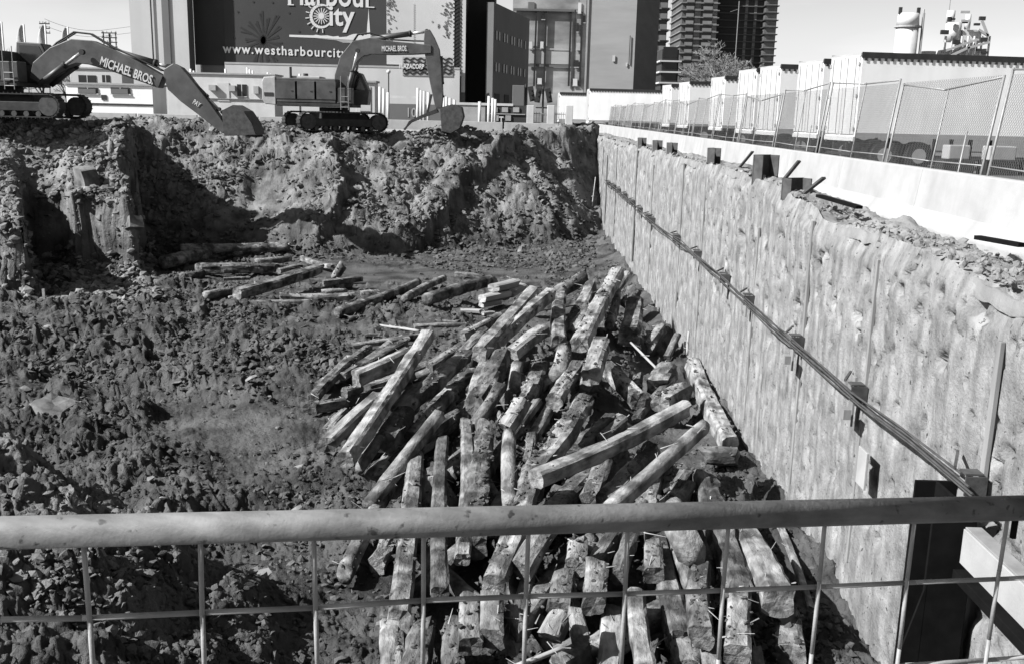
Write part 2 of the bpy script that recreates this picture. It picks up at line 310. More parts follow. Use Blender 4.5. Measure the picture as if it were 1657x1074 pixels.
# ------------------------------------------------------------------ timbers: survey list
# each region: picture offset and enlargement; rows: near end, far end, apparent width, section, height of near / far end above the pit floor
REG = dict(A=(860, 420, 4.475), B=(500, 520, 4.475), C=(560, 660, 4.475), D=(840, 640, 4.475), E=(620, 850, 4.794),
           F=(920, 850, 4.1425), G=(240, 350, 4.603), H=(540, 420, 4.603), P=(0, 0, 1.0))
TIMBERS = [
 ('A', 180, 240, 400, 110, 95, 'rd', .9, 1.5, 'round log with a dark sawn end poking out of the top of the timber heap'),
 ('A', 200, 610, 205, 270, 105, 'sq', 1.2, 1.5, None), ('A', 350, 620, 622, 100, 115, 'sq', 1.2, 2.2, 'broad smooth-faced squared timber pointing up towards the shoring wall'),
 ('A', 360, 340, 430, 190, 85, 'sq', .9, 1.3, None), ('A', 560, 480, 620, 250, 60, 'sq', 1.2, 1.7, None),
 ('A', 705, 560, 745, 330, 150, 'sq', .8, 1.3, 'stubby dark squared timber with a pointed top beside the shoring wall'),
 ('A', 690, 330, 750, 210, 100, 'rd', .7, 1.2, None), ('A', 430, 840, 510, 610, 135, 'sq', 1.3, 1.7, 'clean-cut squared timber with bright top standing over dark gaps in the heap'),
 ('A', 185, 840, 240, 660, 115, 'rd', 1.2, 1.5, 'round log with pale sawn end above a black hollow in the heap'),
 ('A', 160, 1040, 330, 780, 110, 'mud', .9, 1.3, None), ('A', 395, 930, 380, 820, 90, 'sq', 1.0, 1.2, None),
 ('A', 850, 630, 950, 500, 70, 'mud', .5, .9, None), ('A', 980, 710, 1060, 540, 50, 'sq', .3, .8, None),
 ('A', 900, 920, 1000, 790, 120, 'mud', .7, .9, None), ('A', 930, 1040, 1090, 950, 130, 'mud', .7, .8, None),
 ('A', 760, 940, 770, 850, 70, 'mud', .6, .7, None), ('A', 300, 560, 400, 380, 90, 'mud', 1.0, 1.4, None),
 ('P', 1181, 722, 1120, 588, 26, 'sq', .35, .55, 'long pale timber lying against the foot of the shoring wall'),
 ('A', 910, 790, 720, 600, 22, 'stick', .9, 1.2, None), ('A', 1128, 690, 1140, 520, 24, 'stick', .6, 1.2, None),
 ('B', 265, 1000, 860, 100, 105, 'sq', .9, 1.9, 'long straight squared timber lying diagonally on the left flank of the heap'),
 ('B', 130, 890, 515, 540, 110, 'sq', .5, 1.1, 'shorter pale squared timber tucked under the long diagonal one'),
 ('B', 340, 415, 725, 235, 115, 'sq', .8, 1.1, 'squared timber with a clean cut end face at the left edge of the heap'),
 ('B', 60, 470, 290, 260, 50, 'sq', .25, .45, None), ('B', 30, 560, 430, 200, 70, 'sq', .25, .5, None),
 ('B', 240, 400, 590, 160, 55, 'sq', .35, .6, None), ('B', 370, 330, 700, 150, 80, 'sq', .45, .7, None),
 ('B', 310, 180, 720, 130, 45, 'sq', .25, .25, None), ('B', 870, 330, 1090, 190, 70, 'sq', .9, 1.2, None),
 ('B', 620, 710, 930, 420, 130, 'mud', .9, 1.3, None), ('B', 545, 880, 690, 670, 130, 'mud', .8, 1.0, None),
 ('B', 950, 400, 1130, 250, 110, 'sq', 1.1, 1.3, None), ('B', 1100, 260, 1290, 90, 90, 'mud', 1.1, 1.4, None),
 ('H', 1080, 700, 1485, 255, 110, 'sq', 1.3, 2.0, 'sunlit squared timber climbing over the crest of the heap'),
 ('H', 1180, 640, 1610, 260, 105, 'sq', 1.3, 2.0, 'muddy squared timber alongside the sunlit one on the crest of the heap'),
 ('H', 1330, 700, 1565, 530, 110, 'sq', 1.3, 1.7, 'short squared block with a bright end resting on other timbers'),
 ('B', 1200, 610, 1400, 240, 120, 'mud', 1.2, 1.7, None), ('B', 1480, 490, 1510, 310, 85, 'rd', 1.0, 1.3, None),
 ('B', 1390, 610, 1440, 510, 70, 'mud', .8, 1.0, None), ('B', 1420, 780, 1550, 570, 130, 'sq', 1.2, 1.6, 'splintered squared timber with a pale broken lower end'),
 ('B', 210, 590, 320, 555, 60, 'sq', .3, .3, None), ('B', 255, 515, 370, 480, 70, 'sq', .55, .55, None),
 ('B', 120, 800, 260, 650, 60, 'mud', .2, .4, None),
 ('C', 170, 700, 685, 40, 105, 'rd', .5, 1.5, 'long bark-covered log slanting up into the heap beside the mud'),
 ('H', 950, 570, 1230, 430, 70, 'sq', .5, .8, None),
 ('P', 557, 930, 640, 765, 25, 'rd', .2, .6, 'half-buried round log sliding out of the heap into the mud'),
 ('P', 645, 1005, 672, 742, 31, 'sq', .45, .9, 'long splintered timber running down the near slope of the heap'),
 ('C', 550, 720, 645, 470, 100, 'mud', .5, .8, None), ('P', 712, 962, 716, 712, 25, 'sq', .6, 1.1, None),
 ('P', 748, 905, 754, 684, 23, 'sq', .7, 1.2, None), ('P', 766, 885, 787, 690, 33, 'mud', .75, 1.2, None),
 ('P', 826, 815, 824, 703, 23, 'rd', .9, 1.2, 'smooth round post standing between leaning timbers in the heap'),
 ('P', 800, 948, 862, 762, 34, 'mud', .9, 1.4, None), ('C', 1310, 430, 1340, 205, 80, 'sq', .9, 1.1, None),
 ('D', 120, 600, 1205, 90, 125, 'sq', 1.6, 1.9, 'largest long squared timber lying crosswise on top of the heap'),
 ('P', 985, 825, 1139, 690, 25, 'rd', 1.3, 1.7, 'long pale log lying crosswise near the shoring wall'),
 ('D', 100, 570, 465, 60, 150, 'mud', 1.15, 1.6, None), ('D', 430, 390, 655, 170, 110, 'sq', .9, 1.2, None),
 ('D', 580, 340, 765, 180, 90, 'sq', 1.0, 1.25, None), ('D', 60, 490, 90, 300, 70, 'sq', 1.0, 1.1, None),
 ('D', 520, 780, 620, 470, 130, 'mud', .9, 1.15, None), ('D', 620, 780, 965, 380, 130, 'mud', 1.0, 1.4, None),
 ('D', 1070, 750, 1195, 560, 200, 'mud', .7, 1.0, None), ('P', 1200, 968, 1137, 778, 36, 'mud', .8, .95, None),
 ('D', 1330, 430, 1580, 440, 110, 'mud', .5, .5, None),
 ('P', 842, 922, 898, 842, 30, 'mud', 1.0, 1.3, None), ('E', 840, 880, 850, 560, 180, 'sq', .8, .95, 'thick squared timber with a notch pointing straight at the mesh fence'),
 ('E', 680, 940, 670, 590, 180, 'sq', .75, .9, None), ('E', 1080, 860, 990, 640, 100, 'sq', .7, .8, None),
 ('E', 1290, 870, 1370, 720, 170, 'sq', 1.0, 1.15, None), ('E', 1535, 890, 1490, 670, 120, 'sq', .9, 1.0, None),
 ('P', 668, 1095, 687, 1012, 36, 'mud', .3, .45, None), ('P', 735, 1090, 733, 1010, 32, 'mud', .35, .5, None),
 ('P', 834, 1078, 914, 1046, 11, 'stick', .8, .9, None), ('P', 640, 1090, 634, 990, 34, 'mud', .15, .3, None),
 ('P', 983, 1095, 990, 990, 38, 'sq', .5, .6, 'flat-topped weathered beam pointing straight at the mesh fence'),
 ('P', 1047, 1095, 1029, 960, 31, 'sq', .7, .85, None), ('P', 1112, 1090, 1097, 995, 40, 'sq', .35, .5, None),
 ('P', 1150, 1090, 1144, 1040, 31, 'sq', .4, .5, None), ('P', 1135, 1032, 1132, 925, 34, 'mud', .75, .9, None),
 ('P', 1193, 1060, 1197, 955, 38, 'sq', .8, .95, 'squared timber with a chamfered six-sided dark end'),
 ('P', 1259, 972, 1206, 872, 47, 'sq', .95, .85, 'wide smooth timber sloping down towards the near end of the shoring wall'),
 ('P', 1280, 1062, 1274, 995, 41, 'sq', .45, .5, None), ('P', 1228, 1090, 1222, 1050, 20, 'sq', .35, .4, None),
 ('P', 1115, 886, 1086, 822, 44, 'rd', 1.2, 1.35, 'thick round log with a pale rounded end over a black gap'),
 ('P', 1058, 930, 1057, 880, 32, 'sq', .85, .9, None), ('P', 932, 920, 933, 880, 30, 'mud', .95, 1.05, None),
 ('P', 961, 980, 966, 915, 31, 'mud', .85, .95, None), ('P', 1000, 935, 1022, 870, 22, 'mud', .9, 1.0, None),
 ('P', 1312, 985, 1262, 850, 11, 'sq', .35, .35, 'thin dark plank on edge beside the heap at the foot of the wall'),
 ('P', 905, 1075, 950, 1050, 40, 'mud', .55, .6, None), ('P', 870, 880, 905, 800, 30, 'mud', .7, .9, None),
 ('P', 1060, 850, 1105, 790, 34, 'mud', .8, 1.0, None), ('P', 905, 990, 915, 935, 34, 'mud', .7, .8, None),
 ('P', 1035, 850, 1062, 760, 30, 'mud', .8, 1.0, None),
]
SCRAP = [
 ('G', 240, 245, 1040, 228, 68, 'rd', .5, .5, 'long barkless log lying level on the scattered debris below the bank'),
 ('G', 110, 345, 440, 285, 90, 'rd', .35, .4, 'pair-thick rotten log at the edge of the shaded hollow'),
 ('G', 660, 580, 1275, 390, 85, 'sq', .45, .75, 'big squared beam propped across the scattered debris below the bank'),
 ('G', 370, 395, 950, 388, 85, 'sq', .3, .3, None), ('G', 800, 180, 1000, 120, 35, 'sq', .3, .4, None),
 ('G', 830, 192, 1170, 130, 50, 'sq', .3, .4, None), ('G', 420, 592, 660, 555, 60, 'rd', .2, .2, None),
 ('G', 740, 647, 1210, 640, 40, 'sq', .15, .15, None), ('G', 980, 603, 1530, 600, 60, 'sq', .25, .25, None),
 ('G', 1290, 570, 1480, 560, 45, 'rd', .35, .35, None), ('G', 1300, 500, 1585, 465, 50, 'sq', .35, .45, None),
 ('G', 970, 412, 1140, 367, 40, 'sq', .35, .4, None), ('G', 1140, 312, 1380, 380, 38, 'sq', .3, .3, None),
 ('G', 800, 340, 1060, 312, 48, 'rd', .3, .3, None), ('G', 230, 462, 400, 432, 58, 'rd', .2, .2, None),
 ('G', 1220, 650, 1400, 628, 25, 'sq', .1, .1, None), ('G', 1400, 445, 1450, 360, 68, 'rd', .35, .8, 'short pale stump leaning upright among the debris'),
 ('G', 370, 155, 540, 132, 48, 'rd', .3, .3, None), ('G', 520, 192, 620, 160, 45, 'sq', .4, .4, None),
 ('G', 1410, 522, 1500, 500, 55, 'sq', .2, .2, None), ('G', 600, 602, 860, 560, 22, 'stick', .15, .2, None),
 ('G', 1580, 578, 1657, 574, 45, 'sq', .2, .2, None),
 ('H', 30, 395, 625, 175, 70, 'rd', .25, .35, 'long thin log trailing from the debris towards the timber heap'),
 ('H', 530, 292, 822, 140, 55, 'rd', .25, .35, None), ('H', 690, 300, 1175, 155, 85, 'rd', .5, .65, 'thick log hanging over its own black shadow behind the heap'),
 ('H', 1105, 292, 1290, 255, 85, 'blk', .45, .45, 'pale sawn block in the small stack behind the heap, lower one'),
 ('H', 1190, 212, 1350, 172, 95, 'blk', .75, .75, 'pale sawn block on top of the small stack behind the heap'),
 ('H', 1310, 245, 1395, 205, 105, 'blk', .5, .5, 'sawn block with a shaded end in the small stack behind the heap'),
 ('H', 1100, 335, 1235, 312, 70, 'blk', .2, .2, None), ('H', 945, 382, 1095, 386, 50, 'blk', .15, .15, None),
 ('H', 920, 110, 1115, 132, 42, 'sq', .15, .15, 'pale plank lying flat on the smooth wet floor'),
 ('H', 350, 492, 640, 532, 28, 'stick', .1, .1, None), ('H', 600, 502, 980, 490, 45, 'sq', .15, .15, None),
 ('H', 720, 462, 1000, 480, 38, 'sq', .12, .12, None), ('H', 150, 642, 680, 560, 50, 'sq', .2, .2, None),
 ('H', 210, 562, 325, 560, 25, 'sq', .12, .12, None), ('H', 110, 442, 205, 430, 38, 'rd', .12, .12, None),
 ('H', 200, 252, 315, 250, 45, 'sq', .15, .15, None), ('H', 1110, 402, 1185, 395, 42, 'blk', .15, .15, None),
 ('G', 880, 480, 1060, 470, 30, 'sq', .12, .12, None), ('G', 1050, 445, 1240, 430, 34, 'rd', .15, .15, None),
 ('G', 560, 470, 760, 462, 26, 'sq', .1, .1, None), ('G', 640, 280, 780, 262, 36, 'rd', .25, .25, None),
]
def survey(row):
    R, x1, y1, x2, y2, w, kind, h1, h2, lab = row
    ox, oy, s = REG[R]
    p = onz(ox+x1/s, oy+y1/s, FLOOR+h1); q = onz(ox+x2/s, oy+y2/s, FLOOR+h2)
    d = ((p-EYE).length+(q-EYE).length)/2
    wm = w/s*d/FPX
    return p, q, wm, kind, lab
HEAP = [survey(r) for r in TIMBERS]; DEBRIS = [survey(r) for r in SCRAP]
_hs = []
for p, q, wm, kind, lab in HEAP+DEBRIS:
    if kind == 'stick': continue
    n = max(2, int((q-p).length/0.4)+1)
    for k in range(n):
        c = p.lerp(q, k/(n-1)); _hs.append((c.x, c.y, c.z-FLOOR, wm))
_hs = np.array(_hs)
def heap_height(x, y):
    sx = np.shape(x); x = np.ravel(x); y = np.ravel(y); out = np.zeros(len(x))
    m = (y > 8) & (y < 50) & (x > -18) & (x < 5.5); idx = np.nonzero(m)[0]
    for c in np.array_split(idx, max(1, len(idx)//20000)):
        if not len(c): continue
        d2 = (x[c][:, None]-_hs[None, :, 0])**2+(y[c][:, None]-_hs[None, :, 1])**2
        w = np.exp(-d2/(2*0.6**2)); sw = w.sum(1)+1e-9
        base = (w*(_hs[None, :, 2]-_hs[None, :, 3]*0.5-.78)).sum(1)/sw
        out[c] = np.maximum(base, 0)*np.clip(sw/0.9, 0, 1)
    return out.reshape(sx)

# ------------------------------------------------------------------ pit terrain
_tp = [onz(px, py, FLOOR) for px, py in ((-150, 400), (150, 400), (330, 402), (400, 398), (560, 412), (700, 398), (800, 384), (900, 372), (985, 366))]
_tx = [-30, -17, -12, -8, -4, -1, 1, 3, 4.7, 6]; _ty = [46.5, 46.5, 47, 48, 50.0, 52.2, 53.8, 56, 59, 61]
WALLX = 4.7
def scraped(x, y):                                   # patches pressed smooth by tracks and bucket
    a = sst(.12, .38, fbm(x*.30+4, y*.30, 99, 3))
    b = np.exp(-(((x+4.6-.12*(y-22))/1.3)**2))*sst(15, 18, y)*(1-sst(30, 34, y))
    return np.clip(a*.85+b*.8, 0, 1)
def terrain(x, y, fine=True, want_amp=False):
    wx = x+fbm(x*.22, y*.22, 3, 3)*1.0; wy = y+fbm(x*.3, y*.3, 8, 4)*1.4
    toe = np.interp(wx, _tx, _ty)-1.6
    zc = np.interp(x, [-30, -16, -12, -10.5, -4, 0, 3, 5], [.75, .75, .5, .30, .22, .32, .45, .35])
    t = np.clip((wy-toe)/9.6, 0, 1)
    bank = t**1.12
    zm = FLOOR+(zc-FLOOR)*bank
    onb = np.clip(t*6, 0, 1)*np.clip((1-t)*5, 0, 1)
    # gullies and spurs running down the bank
    g = vn(wx*.55+0.25*y, wx*.1, 21); g2 = vn(wx*1.3+0.5*y, y*.15, 22)
    zm = zm+onb*((np.abs(g-.5)*2-.45)*.45*sst(-12, -2, x)+(g2-.5)*.25)+onb*fbm(x*.5, y*.5, 23, 4)*.4
    sp = sst(-13.2, -10.4, wx)*(1-sst(-9.95, -9.7, wx+(y-49)*.15+fbm(y*1.3, x*0, 5, 3)*.35))   # sharp-edged spur
    zm = zm+sp*onb*.95
    sp2 = sst(-4.6, -3.2, wx-(y-55)*.45)*(1-sst(-2.75, -2.55, wx-(y-55)*.45+fbm(y*1.1, x*0, 6, 3)*.3))
    zm = zm+sp2*onb*1.0
    lump = sst(-9, -7, x)*np.clip(1-np.abs(y-toe-10.2)/3.5, 0, 1)                          # broken clay on the crest
    zm = zm+lump*(fbm(x*.6, y*.6, 31, 4)*.9+.25)+onb*sst(-1, 2, x)*fbm(x*.8, y*.8, 33, 4)*.6
    # left blocks cut back in steps
    ex = fbm(y*.8, x*0+.3, 41, 4)*.55
    px_ = x/y; cav = sst(-.515, -.50, px_)*(1-sst(-.47, -.455, px_))
    b1 = np.interp(y-2.4*cav*(1-sst(41.5, 44.5, y))+fbm(x*.5, y*.5, 43, 3)*.6, [39.0, 39.9, 40.0, 40.3, 41.2, 43, 45.3, 90], [FLOOR, -4.6, -4.3, -2.15, -1.75, -.7, .75, .72])
    m1 = sst(0, .5, -.389*y-x+ex)
    zm = zm+(np.maximum(zm, b1)-zm)*m1
    b2 = np.interp(y+fbm(x*.5, y*.5, 44, 3)*.5, [33.4, 33.9, 34.3, 37, 40, 41.4, 43, 45.3, 90], [FLOOR, -4.6, -2.1, -1.95, -1.9, -1.65, -.7, .75, .72])
    m2 = sst(0, .5, -.5035*y-x+ex*.9)
    zm = zm+(np.maximum(zm, b2)-zm)*m2
    zm = zm+np.clip(m1+m2, 0, 1)*np.clip((.4-zm)/2, 0, 1)*np.clip((zm-FLOOR)/1, 0, 1)*fbm(x*.9, y*.9, 47, 4)*.35
    face = np.clip(m1+m2, 0, 1)*np.clip((zm-FLOOR)*2, 0, 1)*np.clip((-1.6-zm)*3, 0, 1)     # earth layers in the cut faces
    zm = zm+face*np.sin(zm*2*math.pi/.42)*.075
    isb = np.clip((zm-FLOOR)*1.5, 0, 1)
    # floor: heaps in the left mud, smooth wet patches behind the timbers
    flat = np.exp(-(((x+6.4)/4.5)**2+((y-41.5)/3.2)**2))+np.exp(-(((x-.5)/4)**2+((y-45)/4)**2))*.8
    rough = np.clip(1-flat*1.1, 0.05, 1)*(1-.8*scraped(x, y))
    fl = fbm(x*.28, y*.28, 51, 4)*.45*np.clip((-x-1.0)/4, .15, 1)*rough*(1-.6*sst(26, 32, y))
    hm = fbm(x*.7, y*.7, 53, 3); fl = fl+np.maximum(hm, 0)*.5*rough*(1-.75*sst(27, 33, y))*np.clip((-x-2)/3, 0.1, 1)
    zm = zm+fl*(1-isb)
    # near left heap: a slope that faces away from the sun
    near = 1-sst(10.8, 14.2, y+fbm(x*.4, y*.4, 57, 3)*1.5)
    rise = np.clip(-2.75-x+fbm(x*.5, y*.5, 58, 3)*.7, 0, 6)
    zm = zm+near*rise*.66
    # spoil at the foot of the shoring wall
    zm = zm+np.exp(-((x-WALLX)/.75)**2)*(.28+.25*fbm(x, y*.6, 61, 3))*(1-isb)*sst(9, 14, y)
    hh = heap_height(x, y)
    zm = np.maximum(zm, zm*.3+.7*(FLOOR+hh)) if False else zm+np.maximum(hh-np.maximum(zm-FLOOR, 0)*(1-isb), 0)*(1-isb)
    # plateau fades into the flat ground behind
    zm = np.where(y > 74, zm+(-.05-zm)*sst(75, 80, y), zm)
    if fine:
        far = np.clip((y-10)/45, 0, 1)
        amp = rough*(1-.25*isb)*np.where(y > toe+11, .3, 1)
        onheap = np.clip(hh*2, 0, 1); amp = amp*(1-.1*onheap)
        amp = amp*(.75+.25*np.clip((-x-1)/4, 0, 1)+.25*isb)
        for s, a, sd in ((.45, .20, 71), (1.1, .10, 73), (3.0, .05, 75), (8.0, .03, 79)):
            q = 1-np.abs(fbm(x*s, y*s, sd, 2))*2.2
            zm = zm-amp*a*(q-.5)
        pm = np.clip(fbm(x*.7, y*.7, 87, 3)*1.2+.75, 0, 1)
        for s, a, sd in ((3.2, .06, 93), (6.0, .05, 95), (10.5, .04, 97)):
            d, r = worley((x+fbm(x*s*2, y*s*2, sd+1, 2)*.5/s)*s, (y+fbm(x*s*2, y*s*2, sd+2, 2)*.5/s)*s*.85, sd)
            zm = zm-amp*pm*a*np.where(r > .35, np.clip(1-d*2.4, 0, 1)**.6, 0)
        for s, a, sd in ((2.3, .06, 83), (5.5, .04, 85)):
            ww = .6/s
            d, r = worley((x+fbm(x*s*2, y*s*2, sd+1, 2)*ww)*s, (y+fbm(x*s*2, y*s*2, sd+2, 2)*ww)*s*.92, sd)
            zm = zm+amp*a*np.where(r > .45, np.clip(1.2-d*1.9, 0, .55)*2.0*r, 0)
        zm = zm+amp*fbm(x*12, y*12, 77, 3)*.03
        if want_amp: return zm, amp
    return zm
NX, NY = 700, 900
_yy = 3.0*np.exp(np.linspace(0, 1, NY)**0.82*math.log(84/3.0))
_xl = -(_yy*.60+3.5); _xr = np.where(_yy > 62.5, 40.0*np.clip((_yy-62.5)/1.0, 0, 1)+5.0*(1-np.clip((_yy-62.5)/1.0, 0, 1)), 4.95)
_xr = np.full(NY, 4.95)
_u = np.linspace(0, 1, NX)
TX = _xl[:, None]+(_xr-_xl)[:, None]*_u[None, :]; TY = np.repeat(_yy[:, None], NX, 1)
TZ, TA = terrain(TX, TY, True, True)
_q = np.clip(TY/22, .6, 2.0)                        # crumble: push the skin about in all three directions
for _s, _m in ((3.0, .055), (7.0, .05), (13.0, .04)):
    _f = _s/_q; _w = TA*_m*_q
    TX2 = TX+_w*fbm(TX*_f+TZ*_f*.8, TY*_f+9, 201, 2)*1.2; TY2 = TY+_w*fbm(TX*_f+31, TY*_f+TZ*_f*.8, 203, 2)*1.2
    TZ = TZ+_w*fbm(TX*_f+57, TY*_f+TZ*_f*.5, 205, 2)*1.1
    TX = np.minimum(TX2, 4.95); TY = TY2
_i = np.arange((NY-1)*(NX-1)); _r = _i//(NX-1); _cc = _i % (NX-1); _a = _r*NX+_cc
TF = np.stack([_a, _a+1, _a+NX+1, _a+NX], 1)
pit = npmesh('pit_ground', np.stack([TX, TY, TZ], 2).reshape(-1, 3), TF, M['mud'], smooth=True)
structure(pit); tag(pit, 'churned dark mud floor and dug bank of the excavation')

# level ground round the pit: one sheet, cut out where the pit is
_g = MB()
def sheet(mb, x0, x1, y0, y1, z): mb.add([(x0, y0, z), (x1, y0, z), (x1, y1, z), (x0, y1, z)], [(0, 1, 2, 3)])
sheet(_g, 5.9, 1200, -60, 1500, -0.02); sheet(_g, -1200, 5.9, 80, 1500, -0.02)
sheet(_g, -1200, -50, -60, 80, -0.02); sheet(_g, -50, 5.9, -60, 2.3, -0.02)
_g.add([(-47, 2.3, -.02), (5.9, 2.3, -.02), (5.9, 2.6, -6.2), (-47, 2.6, -6.2)], [(0, 1, 2, 3)])
structure(_g.build('ground', M['ground']))
_g = MB(); sheet(_g, 6.9, 300, -50, 400, 0.0); structure(_g.build('parking_lot', M['asphalt']))

# ------------------------------------------------------------------ loose clods and stones
def ico(sub):
    bm = bmesh.new(); bmesh.ops.create_icosphere(bm, subdivisions=sub, radius=1.0)
    V = np.array([v.co[:] for v in bm.verts]); F = np.array([[v.index for v in f.verts] for f in bm.faces]); bm.free(); return V, F
def scatter(name, n, sub, pos, size, mat, label, cat, flat=0.8, jag=0.45, smooth=False, parent=None, sink=0.25):
    V0, F0 = ico(sub); k = len(V0); r = np.random.default_rng(len(name)*13+n)
    var = np.stack([V0*(1+jag*(r.random((k, 1))*2-1)) for _ in range(10)])
    P = var[r.integers(0, 10, n)]                                    # n,k,3
    sc = size[:, None]*np.stack([.75+.6*r.random(n), .75+.6*r.random(n), flat*(.6+.6*r.random(n))], 1)
    P = P*sc[:, None, :]
    a = r.random(n)*6.28; ca, sa = np.cos(a), np.sin(a)
    tl = (r.random(n)-.5)*1.2; ct, st = np.cos(tl), np.sin(tl)
    y2 = P[:, :, 1]*ct[:, None]-P[:, :, 2]*st[:, None]; z2 = P[:, :, 1]*st[:, None]+P[:, :, 2]*ct[:, None]
    X = P[:, :, 0]*ca[:, None]-y2*sa[:, None]; Y = P[:, :, 0]*sa[:, None]+y2*ca[:, None]
    Q = np.stack([X, Y, z2], 2)+pos[:, None, :]; Q[:, :, 2] += (size*sink)[:, None]
    F = (F0[None]+(np.arange(n)*k)[:, None, None]).reshape(-1, 3)
    o = npmesh(name, Q.reshape(-1, 3), F, mat, parent, smooth)
    if label: tag(o, label, cat)
    o['kind'] = 'stuff'; return o
def sample(n, y0, y1, u0, u1, pw=1.0):
    y = y0*(y1/y0)**(rng.random(n)**pw); u = u0+(u1-u0)*rng.random(n); x = u*y
    return x, y
def settle(x, y): return np.stack([x, y, terrain(x, y)], 1)
def dense(x, y, s, lo): return (rng.random(len(x)) < lo+(1-lo)*np.clip(fbm(x*s, y*s, 91, 3)*1.4+.5, 0, 1)) & (rng.random(len(x)) > .8*scraped(x, y))
x, y = sample(38000, 9.5, 24, -.62, .5); k = (x < 4.5) & dense(x, y, .5, .25); k &= ~((x > -2.2) & (rng.random(len(x)) < .1)); x, y = x[k], y[k]
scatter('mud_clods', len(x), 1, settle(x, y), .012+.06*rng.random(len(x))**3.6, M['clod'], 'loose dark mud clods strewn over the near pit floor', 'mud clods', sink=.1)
x, y = sample(34000, 24, 47, -.62, .12); k = (x < 4.4) & dense(x, y, .35, .2)
k &= ~((np.hypot((x+6.4)/4, (y-41.5)/2.6) < 1) & (rng.random(len(x)) < .9)); x, y = x[k], y[k]
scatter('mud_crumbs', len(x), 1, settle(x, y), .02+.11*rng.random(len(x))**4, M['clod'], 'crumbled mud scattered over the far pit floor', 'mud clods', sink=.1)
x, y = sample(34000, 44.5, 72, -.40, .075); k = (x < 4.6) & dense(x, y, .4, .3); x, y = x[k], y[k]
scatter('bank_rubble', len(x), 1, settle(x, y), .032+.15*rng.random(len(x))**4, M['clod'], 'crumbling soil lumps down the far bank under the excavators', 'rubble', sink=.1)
x, y = sample(11000, 33.5, 47, -.6, -.37); k = x < -.375*y; x, y = x[k], y[k]
scatter('stone_rubble', len(x), 1, settle(x, y), .035+.16*rng.random(len(x))**4.5, M['stone'], 'pale stony rubble over the stepped left bank', 'rubble', sink=.15)
x, y = sample(170, 12, 60, -.6, .08); k = x < 4.4; x, y = x[k], y[k]
scatter('pale_fragments', len(x), 1, settle(x, y), .04+.10*rng.random(len(x))**2, M['stone'], 'bright scraps of stone and plaster dotted over the mud', 'fragments', flat=.4, sink=.6)

